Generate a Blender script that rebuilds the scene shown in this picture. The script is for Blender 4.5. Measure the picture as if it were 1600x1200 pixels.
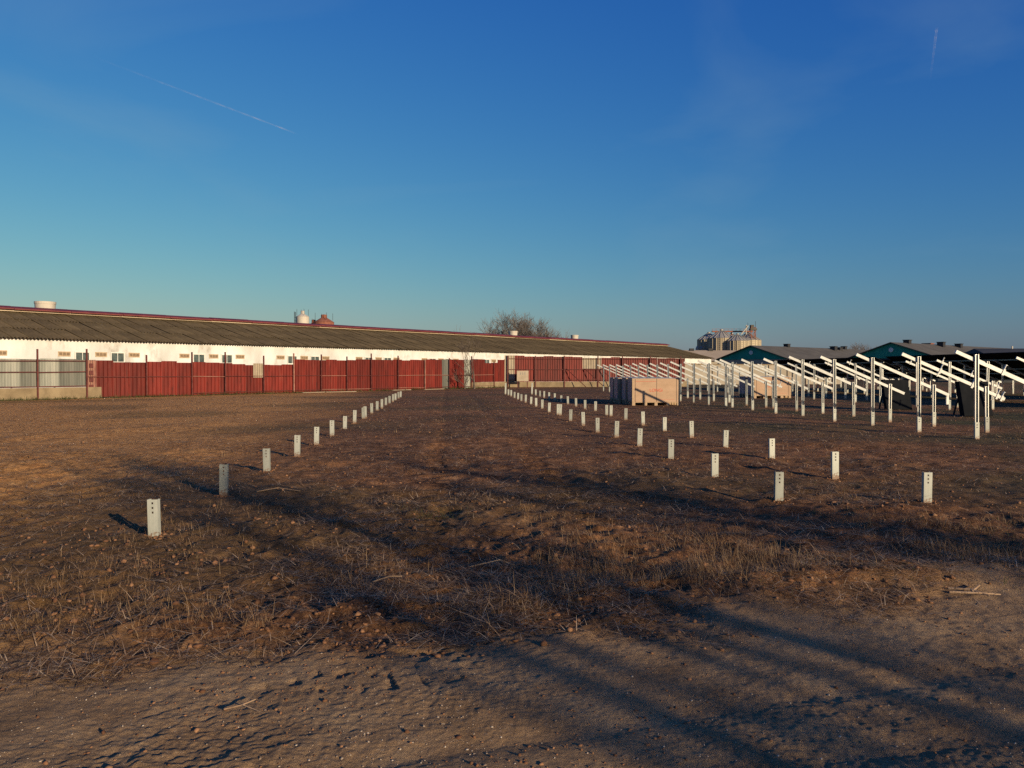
import bpy, math, random
import numpy as np
from mathutils import Vector, Matrix

for o in list(bpy.data.objects):
    bpy.data.objects.remove(o)
sc = bpy.context.scene
COL = sc.collection
R = math.radians
PI = math.pi

# ------------------------------------------------------------------ camera
CAM_H = 1.6
cam = bpy.data.cameras.new('camera')
cam.sensor_width = 36.0
cam.lens = 27.0
cam.clip_start = 0.05
cam.clip_end = 40000
camo = bpy.data.objects.new('camera', cam)
COL.objects.link(camo)
camo.location = (0, 0, CAM_H)
camo.rotation_euler = (R(90 - 0.955), 0, 0)
sc.camera = camo

# ------------------------------------------------------------------ light
SUN_EL, SUN_AZ = 13.0, 139.5          # azimuth clockwise from +Y: low, behind and to the right
world = bpy.data.worlds.new('World')
sc.world = world
world.use_nodes = True
wt = world.node_tree
bg = wt.nodes['Background']
sky = wt.nodes.new('ShaderNodeTexSky')
sky.sky_type = 'NISHITA'
sky.sun_disc = False
sky.sun_elevation = R(SUN_EL)
sky.sun_rotation = R(SUN_AZ)
sky.altitude = 0
sky.air_density = 1.6
sky.dust_density = 0.3
sky.ozone_density = 1.0
sep = wt.nodes.new('ShaderNodeSeparateColor')
com = wt.nodes.new('ShaderNodeCombineColor')
wt.links.new(sky.outputs[0], sep.inputs[0])
for ch, (gm, k) in enumerate(((1.70, .0754), (1.24, .365), (.55, 2.17))):     # film response of the phone camera, same over the whole sky
    pw = wt.nodes.new('ShaderNodeMath'); pw.operation = 'POWER'; pw.inputs[1].default_value = gm
    ml = wt.nodes.new('ShaderNodeMath'); ml.operation = 'MULTIPLY'; ml.inputs[1].default_value = k
    wt.links.new(sep.outputs[ch], pw.inputs[0]); wt.links.new(pw.outputs[0], ml.inputs[0]); wt.links.new(ml.outputs[0], com.inputs[ch])
tcw = wt.nodes.new('ShaderNodeTexCoord')
mpw = wt.nodes.new('ShaderNodeMapping'); mpw.inputs['Scale'].default_value = (1.0, 1.0, 2.6); mpw.inputs['Rotation'].default_value = (0, R(24), R(10)); mpw.inputs['Location'].default_value = (3.1, .7, 1.3)
nzw = wt.nodes.new('ShaderNodeTexNoise'); nzw.inputs['Scale'].default_value = 2.3; nzw.inputs['Detail'].default_value = 7; nzw.inputs['Distortion'].default_value = .6
rpw = wt.nodes.new('ShaderNodeMapRange'); rpw.inputs[1].default_value = .52; rpw.inputs[2].default_value = .80; rpw.inputs[3].default_value = 0; rpw.inputs[4].default_value = .2
mxw = wt.nodes.new('ShaderNodeMix'); mxw.data_type = 'RGBA'; mxw.inputs[7].default_value = (2.6, 3.9, 4.6, 1)
wt.links.new(tcw.outputs['Generated'], mpw.inputs[0]); wt.links.new(mpw.outputs[0], nzw.inputs['Vector']); wt.links.new(nzw.outputs['Fac'], rpw.inputs[0])
wt.links.new(rpw.outputs[0], mxw.inputs[0]); wt.links.new(com.outputs[0], mxw.inputs[6])
wt.links.new(mxw.outputs[2], bg.inputs[0])      # faint cirrus veil
bg.inputs[1].default_value = 0.078

sun = bpy.data.lights.new('sun', 'SUN')
sun.energy = 5.0
sun.angle = R(0.6)
sun.color = (1.0, 0.79, 0.53)
suno = bpy.data.objects.new('sun', sun)
COL.objects.link(suno)
SUN_DIR = Vector((math.sin(R(SUN_AZ)) * math.cos(R(SUN_EL)), math.cos(R(SUN_AZ)) * math.cos(R(SUN_EL)), math.sin(R(SUN_EL))))
suno.rotation_euler = SUN_DIR.to_track_quat('Z', 'Y').to_euler()
suno.location = SUN_DIR * 60

sc.view_settings.view_transform = 'Standard'
sc.view_settings.look = 'None'
sc.view_settings.exposure = 0.35
sc.view_settings.gamma = 1.0
sc.view_settings.use_curve_mapping = False
sc.render.engine = 'CYCLES'
sc.cycles.max_bounces = 5
sc.cycles.use_denoising = False
sc.cycles.transparent_max_bounces = 8

# ------------------------------------------------------------------ helpers
def link(o, parent=None):
    COL.objects.link(o)
    if parent is not None:
        o.parent = parent
    return o

def mesh(name, verts, faces, mat=None, smooth=False):
    me = bpy.data.meshes.new(name)
    me.from_pydata([tuple(v) for v in verts], [], [tuple(f) for f in faces])
    if smooth:
        me.polygons.foreach_set('use_smooth', [True] * len(me.polygons))
    me.update()
    if mat:
        me.materials.append(mat)
    return me

def np_mesh(name, V, F, mat=None, smooth=False):
    """fast mesh from numpy: V (n,3), F (m,k)"""
    me = bpy.data.meshes.new(name)
    V = np.asarray(V, np.float32)
    F = np.asarray(F, np.int32)
    k = F.shape[1]
    me.vertices.add(len(V))
    me.vertices.foreach_set('co', V.ravel())
    me.loops.add(F.size)
    me.loops.foreach_set('vertex_index', F.ravel())
    me.polygons.add(len(F))
    me.polygons.foreach_set('loop_start', np.arange(0, F.size, k, dtype=np.int32))
    me.polygons.foreach_set('loop_total', np.full(len(F), k, np.int32))
    if smooth:
        me.polygons.foreach_set('use_smooth', np.ones(len(F), bool))
    me.update(calc_edges=True)
    if mat:
        me.materials.append(mat)
    return me

class MB:
    """collects simple solids into one mesh"""
    def __init__(s):
        s.v = []; s.f = []
    def add(s, vs, fs):
        b = len(s.v)
        s.v += [tuple(v) for v in vs]
        s.f += [tuple(i + b for i in f) for f in fs]
        return s
    def box(s, x0, x1, y0, y1, z0, z1):
        vs = [(x0, y0, z0), (x1, y0, z0), (x1, y1, z0), (x0, y1, z0), (x0, y0, z1), (x1, y0, z1), (x1, y1, z1), (x0, y1, z1)]
        return s.add(vs, [(0, 3, 2, 1), (4, 5, 6, 7), (0, 1, 5, 4), (1, 2, 6, 5), (2, 3, 7, 6), (3, 0, 4, 7)])
    def bar(s, a, b, w, h, up=(0, 0, 1)):
        a = Vector(a); b = Vector(b); d = (b - a).normalized()
        u = Vector(up)
        if abs(d.dot(u)) > .98: u = Vector((0, 1, 0))
        x = d.cross(u).normalized(); y = x.cross(d).normalized()
        vs = []
        for p in (a, b):
            for sx, sy in ((-1, -1), (1, -1), (1, 1), (-1, 1)):
                vs.append(p + x * sx * w / 2 + y * sy * h / 2)
        return s.add(vs, [(0, 1, 2, 3), (7, 6, 5, 4), (0, 4, 5, 1), (1, 5, 6, 2), (2, 6, 7, 3), (3, 7, 4, 0)])
    def tube(s, a, b, ra, rb=None, n=8, cap=True):
        rb = ra if rb is None else rb
        a = Vector(a); b = Vector(b); d = (b - a).normalized()
        u = Vector((0, 0, 1)) if abs(d.z) < .95 else Vector((0, 1, 0))
        x = d.cross(u).normalized(); y = x.cross(d)
        vs = []
        for p, r in ((a, ra), (b, rb)):
            for i in range(n):
                t = 2 * PI * i / n
                vs.append(p + x * math.cos(t) * r + y * math.sin(t) * r)
        fs = [(i, (i + 1) % n, n + (i + 1) % n, n + i) for i in range(n)]
        if cap: fs += [tuple(range(n))[::-1], tuple(range(n, 2 * n))]
        return s.add(vs, fs)
    def lathe(s, prof, n=20, c=(0, 0)):
        vs = []; fs = []
        for r, z in prof:
            for i in range(n):
                t = 2 * PI * i / n
                vs.append((c[0] + r * math.cos(t), c[1] + r * math.sin(t), z))
        for k in range(len(prof) - 1):
            for i in range(n):
                j = (i + 1) % n
                fs.append((k * n + i, k * n + j, (k + 1) * n + j, (k + 1) * n + i))
        return s.add(vs, fs)
    def mesh(s, name, mat, smooth=False):
        return mesh(name, s.v, s.f, mat, smooth)
    def obj(s, name, mat, parent=None, smooth=False):
        return link(bpy.data.objects.new(name, s.mesh(name, mat, smooth)), parent)

def inst(name, me, parent=None, loc=(0, 0, 0), rot=(0, 0, 0), scale=(1, 1, 1)):
    o = bpy.data.objects.new(name, me)
    o.location = loc; o.rotation_euler = rot; o.scale = scale
    return link(o, parent)

def empty(name, loc=(0, 0, 0), rotz=0.0):
    o = bpy.data.objects.new(name, None)
    o.empty_display_size = .2
    o.location = loc; o.rotation_euler = (0, 0, rotz)
    return link(o)

def tag(o, label, cat, group=None, kind=None):
    o['label'] = label; o['category'] = cat
    if group: o['group'] = group
    if kind: o['kind'] = kind
    return o

def copy_tree(o, parent=None):
    c = o.copy()
    COL.objects.link(c)
    c.parent = parent
    for ch in o.children:
        copy_tree(ch, c)
    return c

ORD = ['nearest', 'second', 'third', 'fourth', 'fifth', 'sixth', 'seventh', 'eighth', 'ninth', 'tenth', 'eleventh', 'twelfth',
       'thirteenth', 'fourteenth', 'fifteenth', 'sixteenth', 'seventeenth', 'eighteenth', 'nineteenth', 'twentieth', 'twenty-first',
       'twenty-second', 'twenty-third', 'twenty-fourth']

# ------------------------------------------------------------------ materials
def material(name, c1, c2=None, rough=.8, metal=0., scale=4., bump=0., bscale=None, streak=None, rnd=0., detail=6., spec=.3, coords='Object', bdist=.02):
    m = bpy.data.materials.new(name)
    m.use_nodes = True
    nt = m.node_tree; N = nt.nodes; L = nt.links
    p = N['Principled BSDF']
    p.inputs['Roughness'].default_value = rough
    p.inputs['Metallic'].default_value = metal
    p.inputs['Specular IOR Level'].default_value = spec
    c2 = c2 or c1
    tc = N.new('ShaderNodeTexCoord'); mp = N.new('ShaderNodeMapping')
    L.new(tc.outputs[coords], mp.inputs[0])
    if streak: mp.inputs['Scale'].default_value = streak
    no = N.new('ShaderNodeTexNoise'); no.inputs['Scale'].default_value = scale; no.inputs['Detail'].default_value = detail
    no.inputs['Roughness'].default_value = .62
    L.new(mp.outputs[0], no.inputs['Vector'])
    rp = N.new('ShaderNodeValToRGB')
    rp.color_ramp.elements[0].position = .35; rp.color_ramp.elements[1].position = .65
    rp.color_ramp.elements[0].color = (*c1, 1); rp.color_ramp.elements[1].color = (*c2, 1)
    L.new(no.outputs['Fac'], rp.inputs[0])
    out = rp.outputs[0]
    if rnd:
        oi = N.new('ShaderNodeObjectInfo')
        mr = N.new('ShaderNodeMapRange'); mr.inputs[3].default_value = 1 - rnd; mr.inputs[4].default_value = 1 + rnd
        L.new(oi.outputs['Random'], mr.inputs[0])
        hs = N.new('ShaderNodeHueSaturation'); L.new(mr.outputs[0], hs.inputs['Value']); L.new(out, hs.inputs['Color'])
        out = hs.outputs[0]
    L.new(out, p.inputs['Base Color'])
    if bump:
        nb = N.new('ShaderNodeTexNoise'); nb.inputs['Scale'].default_value = bscale or scale * 4; nb.inputs['Detail'].default_value = 5
        L.new(mp.outputs[0], nb.inputs['Vector'])
        b = N.new('ShaderNodeBump'); b.inputs['Strength'].default_value = bump; b.inputs['Distance'].default_value = bdist
        L.new(nb.outputs['Fac'], b.inputs['Height']); L.new(b.outputs[0], p.inputs['Normal'])
    return m

def island_material(name, cols, rough=.85, trans=0.):
    m = bpy.data.materials.new(name); m.use_nodes = True
    nt = m.node_tree; N = nt.nodes; L = nt.links; p = N['Principled BSDF']
    p.inputs['Roughness'].default_value = rough; p.inputs['Specular IOR Level'].default_value = .2
    g = N.new('ShaderNodeNewGeometry'); rp = N.new('ShaderNodeValToRGB')
    els = rp.color_ramp.elements
    while len(els) < len(cols): els.new(.5)
    for i, c in enumerate(cols):
        els[i].position = i / (len(cols) - 1); els[i].color = (*c, 1)
    L.new(g.outputs['Random Per Island'], rp.inputs[0]); L.new(rp.outputs[0], p.inputs['Base Color'])
    if trans:
        t = N.new('ShaderNodeBsdfTranslucent'); mx = N.new('ShaderNodeMixShader'); mx.inputs[0].default_value = trans
        L.new(rp.outputs[0], t.inputs[0]); L.new(p.outputs[0], mx.inputs[1]); L.new(t.outputs[0], mx.inputs[2])
        L.new(mx.outputs[0], N['Material Output'].inputs[0])
    return m

M = {}
M['galv'] = material('galvanised_steel', (.26, .275, .24), (.37, .38, .335), rough=.55, metal=.15, scale=9, streak=(1, 1, .25), rnd=.25, bump=.05)
_nt = M['galv'].node_tree; _p = _nt.nodes['Principled BSDF']; _src = _p.inputs['Base Color'].links[0].from_socket
_tc = _nt.nodes.new('ShaderNodeTexCoord'); _sx = _nt.nodes.new('ShaderNodeSeparateXYZ'); _nt.links.new(_tc.outputs['Object'], _sx.inputs[0])
_nz = _nt.nodes.new('ShaderNodeTexNoise'); _nz.inputs['Scale'].default_value = 38; _nz.inputs['Detail'].default_value = 5; _nt.links.new(_tc.outputs['Object'], _nz.inputs['Vector'])
_ad = _nt.nodes.new('ShaderNodeMath'); _ad.operation = 'MULTIPLY_ADD'; _ad.inputs[1].default_value = -.30; _nt.links.new(_nz.outputs['Fac'], _ad.inputs[0]); _nt.links.new(_sx.outputs['Z'], _ad.inputs[2])
_mr = _nt.nodes.new('ShaderNodeMapRange'); _mr.inputs[1].default_value = -.13; _mr.inputs[2].default_value = -.08; _mr.inputs[3].default_value = .85; _mr.inputs[4].default_value = 0; _nt.links.new(_ad.outputs[0], _mr.inputs[0])
_mx = _nt.nodes.new('ShaderNodeMix'); _mx.data_type = 'RGBA'; _mx.inputs[7].default_value = (.17, .09, .05, 1)
_nt.links.new(_mr.outputs[0], _mx.inputs[0]); _nt.links.new(_src, _mx.inputs[6]); _nt.links.new(_mx.outputs[2], _p.inputs['Base Color'])
M['galv_bright'] = material('bright_galvanised_steel', (.50, .52, .50), (.66, .67, .64), rough=.3, metal=.8, scale=14, streak=(1, 1, .2), spec=.5)
M['rafter'] = material('rafter_steel', (.36, .37, .35), (.48, .485, .46), rough=.45, metal=.2, scale=5, rnd=.06, spec=.5)
M['white_wall'] = material('limewashed_wall', (.46, .455, .43), (.65, .655, .64), rough=.95, scale=.5, detail=10, bump=.15, bscale=6, streak=(1, 1, .5))
M['eave_wood'] = material('cream_board', (.42, .33, .23), (.5, .41, .3), scale=3)
M['roof'] = material('mossy_fibre_cement', (.060, .044, .019), (.145, .105, .051), rough=.95, scale=1.1, streak=(1, .35, 1), rnd=.14, detail=10, bump=.3, bscale=9)
M['ridge_red'] = material('red_ridge_metal', (.10, .018, .018), (.17, .035, .032), rough=.6, scale=1.2)
M['vent_brick'] = material('vent_block', (.33, .24, .15), (.45, .35, .23), scale=6)
M['win_frame'] = material('pale_window_frame', (.55, .55, .5), (.65, .64, .58), scale=5)
M['glass'] = material('dusty_window_glass', (.03, .045, .045), (.10, .12, .11), rough=.25, scale=2.2, spec=.6)
M['fence_red'] = material('red_painted_sheet', (.075, .0095, .0065), (.165, .0195, .0125), rough=.62, scale=1.6, rnd=.24, streak=(1, 1, .4), detail=8)
M['fence_post_red'] = material('red_brown_post', (.060, .013, .011), (.115, .030, .025), rough=.7, scale=4)
M['fence_pink'] = material('faded_pink_paint', (.20, .085, .062), (.31, .16, .12), rough=.8, scale=3)
M['fence_grey'] = material('grey_zinc_sheet', (.13, .14, .12), (.28, .28, .24), rough=.5, metal=.25, scale=.9, rnd=.45, streak=(2.5, 1, .25))
M['cream'] = material('cream_sheet', (.25, .205, .145), (.34, .285, .21), rough=.8, scale=1.5, rnd=.15)
M['plinth'] = material('old_concrete', (.16, .12, .07), (.26, .20, .12), rough=.95, scale=1.2, bump=.4, bscale=7)
M['card'] = material('cardboard', (.37, .25, .160), (.43, .295, .195), rough=.9, scale=1.2, streak=(1, 1, 3), bump=.05)
M['card_red'] = material('red_print', (.50, .07, .045), rough=.9)
M['wrap'] = material('grey_plastic_cover', (.13, .14, .165), (.22, .23, .26), rough=.42, scale=3, bump=.5, bscale=7, spec=.5, bdist=.05)
M['pallet'] = material('pallet_wood', (.33, .23, .14), (.45, .33, .21), rough=.9, scale=5, streak=(1, 1, 5))
M['teal'] = material('teal_cladding', (.004, .19, .135), (.008, .26, .185), rough=.6, scale=.7)
M['shed_roof'] = material('shed_roof', (.075, .068, .054), (.11, .10, .08), rough=.9, scale=.5, detail=8)
M['beige_roof'] = material('beige_roof', (.30, .24, .17), (.36, .29, .21), rough=.9, scale=.4)
M['shed_wall'] = material('shed_wall', (.27, .235, .18), (.34, .30, .24), rough=.9, scale=.5)
M['dark'] = material('dark_box', (.014, .015, .018), (.03, .03, .033), rough=.7, scale=3)
M['dark_roof'] = material('dark_roof', (.022, .025, .03), (.04, .042, .045), rough=.8, scale=.6)
M['rust'] = material('rusty_metal', (.17, .06, .035), (.27, .11, .07), rough=.85, scale=3)
M['drum'] = material('cream_drum', (.38, .34, .28), (.48, .44, .37), rough=.7, scale=1.5, streak=(1, 1, .3))
M['silo'] = material('silo_steel', (.25, .21, .14), (.40, .34, .24), rough=.6, metal=.2, scale=.35, streak=(3, 3, .12), rnd=.1, detail=8)
M['silo_roof'] = material('silo_roof_steel', (.25, .24, .21), (.34, .32, .28), rough=.6, metal=.2, scale=.5)
M['panel_back'] = material('panel_backsheet', (.006, .007, .009), (.012, .013, .015), rough=.9, scale=2, spec=.08)
M['panel_glass'] = material('panel_glass', (.008, .012, .025), (.012, .018, .035), rough=.12, scale=3, spec=.7)
M['alu'] = material('aluminium_frame', (.5, .5, .5), (.6, .6, .6), rough=.4, metal=.6)
M['bark'] = material('bare_bark', (.075, .058, .045), (.14, .112, .09), rough=.95, scale=5)
M['bark_far'] = material('dry_twig_bark', (.11, .088, .072), (.17, .14, .115), rough=.95, scale=5)
M['stick'] = material('dry_stick', (.20, .13, .075), (.34, .235, .15), rough=.9, scale=10, streak=(1, 1, 1), bump=.4)
M['hole'] = material('bolt_steel', (.10, .10, .10), (.16, .16, .15), rough=.5, metal=.5)

def weather(m, col, scale, streak, lo, hi, amount):
    """stains and faded streaks with a shape of their own"""
    nt = m.node_tree; N = nt.nodes; L = nt.links; p = N['Principled BSDF']
    src = p.inputs['Base Color'].links[0].from_socket
    tc = N.new('ShaderNodeTexCoord'); mp = N.new('ShaderNodeMapping'); mp.inputs['Scale'].default_value = streak
    oi = N.new('ShaderNodeObjectInfo'); ad = N.new('ShaderNodeVectorMath'); ad.operation = 'ADD'
    sc_ = N.new('ShaderNodeMath'); sc_.operation = 'MULTIPLY'; sc_.inputs[1].default_value = 40
    L.new(oi.outputs['Random'], sc_.inputs[0]); L.new(tc.outputs['Object'], ad.inputs[0]); L.new(sc_.outputs[0], ad.inputs[1]); L.new(ad.outputs[0], mp.inputs[0])
    n = N.new('ShaderNodeTexNoise'); n.inputs['Scale'].default_value = scale; n.inputs['Detail'].default_value = 8; n.inputs['Roughness'].default_value = .65
    L.new(mp.outputs[0], n.inputs['Vector'])
    r = N.new('ShaderNodeMapRange'); r.inputs[1].default_value = lo; r.inputs[2].default_value = hi; r.inputs[3].default_value = 0; r.inputs[4].default_value = amount
    L.new(n.outputs['Fac'], r.inputs[0])
    x = N.new('ShaderNodeMix'); x.data_type = 'RGBA'; x.inputs[7].default_value = (*col, 1)
    L.new(r.outputs[0], x.inputs[0]); L.new(src, x.inputs[6]); L.new(x.outputs[2], p.inputs['Base Color'])
weather(M['fence_red'], (.24, .095, .068), 2.2, (3.5, 3.5, .5), .58, .76, .5)
weather(M['fence_red'], (.035, .012, .009), 3.0, (1.6, 1.6, .8), .56, .72, .7)
weather(M['white_wall'], (.24, .21, .165), .9, (1, 1, .55), .56, .74, .75)
weather(M['roof'], (.21, .17, .095), 1.6, (1.5, .35, 1), .57, .72, .5)
weather(M['card'], (.26, .155, .095), 1.4, (1, 1, 2), .56, .72, .4)

# ------------------------------------------------------------------ terrain
rng = np.random.default_rng(7)
PERM = rng.permutation(4096).astype(np.int64)
GA = rng.uniform(0, 2 * PI, 4096)
GX, GY = np.cos(GA), np.sin(GA)

def gnoise(x, y):
    xi = np.floor(x).astype(np.int64); yi = np.floor(y).astype(np.int64)
    xf = x - xi; yf = y - yi
    u = xf * xf * xf * (xf * (xf * 6 - 15) + 10); v = yf * yf * yf * (yf * (yf * 6 - 15) + 10)
    def g(ix, iy, dx, dy):
        h = PERM[(PERM[ix & 4095] + iy) & 4095]
        return GX[h] * dx + GY[h] * dy
    a = g(xi, yi, xf, yf); b = g(xi + 1, yi, xf - 1, yf); c = g(xi, yi + 1, xf, yf - 1); d = g(xi + 1, yi + 1, xf - 1, yf - 1)
    return ((a + (b - a) * u) * (1 - v) + (c + (d - c) * u) * v) * 1.5

def sstep(a, b, x):
    t = np.clip((x - a) / (b - a), 0., 1.)
    return t * t * (3 - 2 * t)

def road_mask(x, y):
    """1 on the bare dirt track the camera stands on, 0 on the field"""
    e = 4.75 + .22 * x + .05 * np.maximum(x, 0) + .55 * gnoise(x * .55 + 3, y * .55) + .22 * gnoise(x * 2.1, y * 2.1 + 9)
    return 1 - sstep(-.45, .45, y - e)

ROWK = -.085
def terrain(x, y):
    r = np.hypot(x, y)
    s = np.maximum(r * r * .00044, .004)
    rd = road_mask(x, y)
    fld = 1 - rd
    z = np.zeros_like(x)
    far = 1 - sstep(55, 110, r)
    for lam, af, ar, kind in ((3.1, .055, .022, 0), (1.15, .036, .012, 0), (.52, .024, .0045, 1), (.24, .026, .0042, 0), (.12, .023, .0052, 0), (.06, .017, .0058, 0), (.03, .010, .0046, 0)):
        w = np.clip((lam / s - 2.2) / 2.5, 0, 1) * far
        n = gnoise(x / lam + 17.3 * lam, y / lam - 5.1)
        if kind: n = 1 - 2.2 * np.abs(n) - .3
        z += w * n * (af * fld + ar * rd)
    z *= 1 + rd * (.7 * gnoise(x * .8 + 30, y * .8) - .25)
    # patches where the field is more trampled / more cloddy
    z *= 1 + .5 * gnoise(x * .35, y * .35) * fld
    # low bank where the track meets the field
    e = 4.75 + .22 * x
    bank = np.exp(-((y - e - .55) / .42) ** 2)
    z += bank * (.055 + .06 * gnoise(x * 1.3 + 5, y * 1.3))
    # wheel ruts along the rows between the posts
    q = x - ROWK * y
    for c in (-.15, 1.55):
        rut = np.exp(-((q - c - .12 * gnoise(y * .2, y * 0 + c)) / .20) ** 2) * fld * far
        z -= rut * (.022 + .022 * np.sign(np.sin(y * 2 * PI / .42)) * (r < 25))
    # tractor lug prints on the track
    for cx, cy, a in ((-1.05, 3.95, .35), (-.55, 4.0, .35)):
        dx = (x - cx) * math.cos(a) + (y - cy) * math.sin(a); dy = -(x - cx) * math.sin(a) + (y - cy) * math.cos(a)
        m = np.exp(-(dx / .42) ** 4 - (dy / .16) ** 4)
        z -= m * .016 * np.clip(gnoise(x * 9, y * 9) * 1.6 + .2, 0, 1) * (np.sin(dx * 2 * PI / .15 + dy * 8 + 2 * gnoise(x * 3, y * 3)) > -.2)
    # shallow tyre lines crossing the track
    for k, off in ((.32, 3.3), (.30, 2.75)):
        t = y - off - k * x
        z -= .018 * np.exp(-(t / .11) ** 2) * rd
    return z * (1 - np.exp(-(r / 1.2) ** 2))

def build_ground():
    fr = np.linspace(R(-38), R(38), 700)
    bk = np.linspace(R(38), R(322), 72)[1:-1]
    th = np.concatenate([fr, bk])
    rad = np.concatenate([np.linspace(.25, 2.45, 14)[:-1], 1 / np.linspace(1 / 2.45, 1 / 70, 840), np.geomspace(70, 9000, 26)[1:]])
    T, Rr = np.meshgrid(th, rad)
    X = Rr * np.sin(T); Y = Rr * np.cos(T)
    Z = terrain(X, Y)
    nr, nt_ = X.shape
    V = np.stack([X.ravel(), Y.ravel(), Z.ravel()], 1)
    V = np.vstack([V, [[0, 0, 0]]])
    i = np.arange(nr - 1)[:, None]; j = np.arange(nt_)[None, :]
    jn = (j + 1) % nt_
    F = np.stack([i * nt_ + j, i * nt_ + jn, (i + 1) * nt_ + jn, (i + 1) * nt_ + j], -1).reshape(-1, 4)
    F = F[:, ::-1]
    c = len(V) - 1
    C = np.stack([np.full(nt_, c), (np.arange(nt_) + 1) % nt_, np.arange(nt_), np.arange(nt_)], -1)
    m = bpy.data.materials.new('field_soil'); m.use_nodes = True
    N = m.node_tree.nodes; L = m.node_tree.links; p = N['Principled BSDF']
    p.inputs['Roughness'].default_value = .97; p.inputs['Specular IOR Level'].default_value = .12
    tc = N.new('ShaderNodeTexCoord')
    def noise(scale, detail=6, rough=.6, sc3=None):
        n = N.new('ShaderNodeTexNoise'); n.inputs['Scale'].default_value = scale; n.inputs['Detail'].default_value = detail; n.inputs['Roughness'].default_value = rough
        src = tc.outputs['Object']
        if sc3:
            mp = N.new('ShaderNodeMapping'); mp.inputs['Scale'].default_value = sc3; L.new(src, mp.inputs[0]); src = mp.outputs[0]
        L.new(src, n.inputs['Vector']); return n.outputs['Fac']
    def ramp(f, stops):
        r = N.new('ShaderNodeValToRGB'); e = r.color_ramp.elements
        while len(e) < len(stops): e.new(.5)
        for k, (pos, c_) in enumerate(stops): e[k].position = pos; e[k].color = (*c_, 1)
        L.new(f, r.inputs[0]); return r.outputs[0]
    def mix(f, a, b, mode='MIX'):
        x = N.new('ShaderNodeMix'); x.data_type = 'RGBA'; x.blend_type = mode
        if isinstance(f, float): x.inputs[0].default_value = f
        else: L.new(f, x.inputs[0])
        for k, s_ in ((6, a), (7, b)):
            if isinstance(s_, tuple): x.inputs[k].default_value = (*s_, 1)
            else: L.new(s_, x.inputs[k])
        return x.outputs[2]
    def attr(n):
        a = N.new('ShaderNodeAttribute'); a.attribute_name = n; return a.outputs['Fac']
    field = ramp(noise(2.6, 9, .68), [(.30, (.065, .032, .016)), (.46, (.155, .078, .038)), (.60, (.25, .132, .066)), (.75, (.40, .245, .135))])
    big = ramp(noise(.22, 4), [(.35, (.72, .70, .70)), (.65, (1.25, 1.15, 1.02))])
    field = mix(1.0, field, big, 'MULTIPLY')
    litter = ramp(noise(46, 4, .7, (1, .45, 1)), [(.56, (0, 0, 0)), (.70, (1, 1, 1))])
    field = mix(litter, field, (.36, .225, .125))
    green = ramp(noise(1.1, 8, .7), [(.3, (.042, .040, .018)), (.7, (.105, .090, .042))])
    dry = ramp(noise(3.3, 9, .7), [(.3, (.30, .137, .046)), (.55, (.53, .272, .092)), (.72, (.65, .38, .15))])
    field = mix(attr('dry'), field, dry)
    clump = ramp(noise(13, 7, .72, (1, .7, 1)), [(.36, (.42, .40, .38)), (.50, (1, 1, 1)), (.66, (1.38, 1.34, 1.3))])
    field = mix(.9, field, clump, 'MULTIPLY')
    field = mix(attr('green'), field, mix(.8, green, clump, 'MULTIPLY'))
    road = ramp(noise(1.6, 10, .66), [(.32, (.235, .145, .076)), (.5, (.345, .222, .120)), (.68, (.43, .295, .165))])
    grit = ramp(noise(85, 3, .6), [(.62, (0, 0, 0)), (.74, (1, 1, 1))])
    road = mix(grit, road, (.50, .41, .31))
    col = mix(attr('road'), field, road)
    L.new(col, p.inputs['Base Color'])
    b1 = N.new('ShaderNodeBump'); b1.inputs['Strength'].default_value = 1.0; b1.inputs['Distance'].default_value = .03
    L.new(noise(38, 7, .75), b1.inputs['Height'])
    b2 = N.new('ShaderNodeBump'); b2.inputs['Strength'].default_value = .6; b2.inputs['Distance'].default_value = .10
    L.new(noise(4.5, 8, .7), b2.inputs['Height']); L.new(b2.outputs[0], b1.inputs['Normal'])
    L.new(b1.outputs[0], p.inputs['Normal'])
    me = np_mesh('ground', V, np.vstack([F, C[:, [0, 1, 2, 3]]])[:len(F)], m, True)
    x, y = V[:, 0], V[:, 1]
    rm = road_mask(x, y)
    a = me.attributes.new('road', 'FLOAT', 'POINT'); a.data.foreach_set('value', rm.astype(np.float32))
    g = np.clip(sstep(.05, .5, gnoise(x * .16 + 4, y * .16)) * .45 + sstep(3, 13, x) * sstep(-.35, .35, gnoise(x * .3, y * .3 + 7)) * .8, 0, 1)
    a = me.attributes.new('green', 'FLOAT', 'POINT'); a.data.foreach_set('value', g.astype(np.float32))
    a = me.attributes.new('dry', 'FLOAT', 'POINT')
    a.data.foreach_set('value', (sstep(-.5, -6.5, x + .14 * y - 1.5 * gnoise(x * .4, y * .4)) * .95).astype(np.float32))
    o = inst('ground', me)
    o['kind'] = 'structure'
    o['label'] = 'bare brown field with a grey dirt track in front'
    return o

build_ground()

def ground_z(x, y):
    return float(terrain(np.array([x], float), np.array([y], float))[0])

def row(c, d):
    return c + ROWK * d, d
ROW_ROT = math.atan(-ROWK)      # rotation of things that follow the post rows

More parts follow.
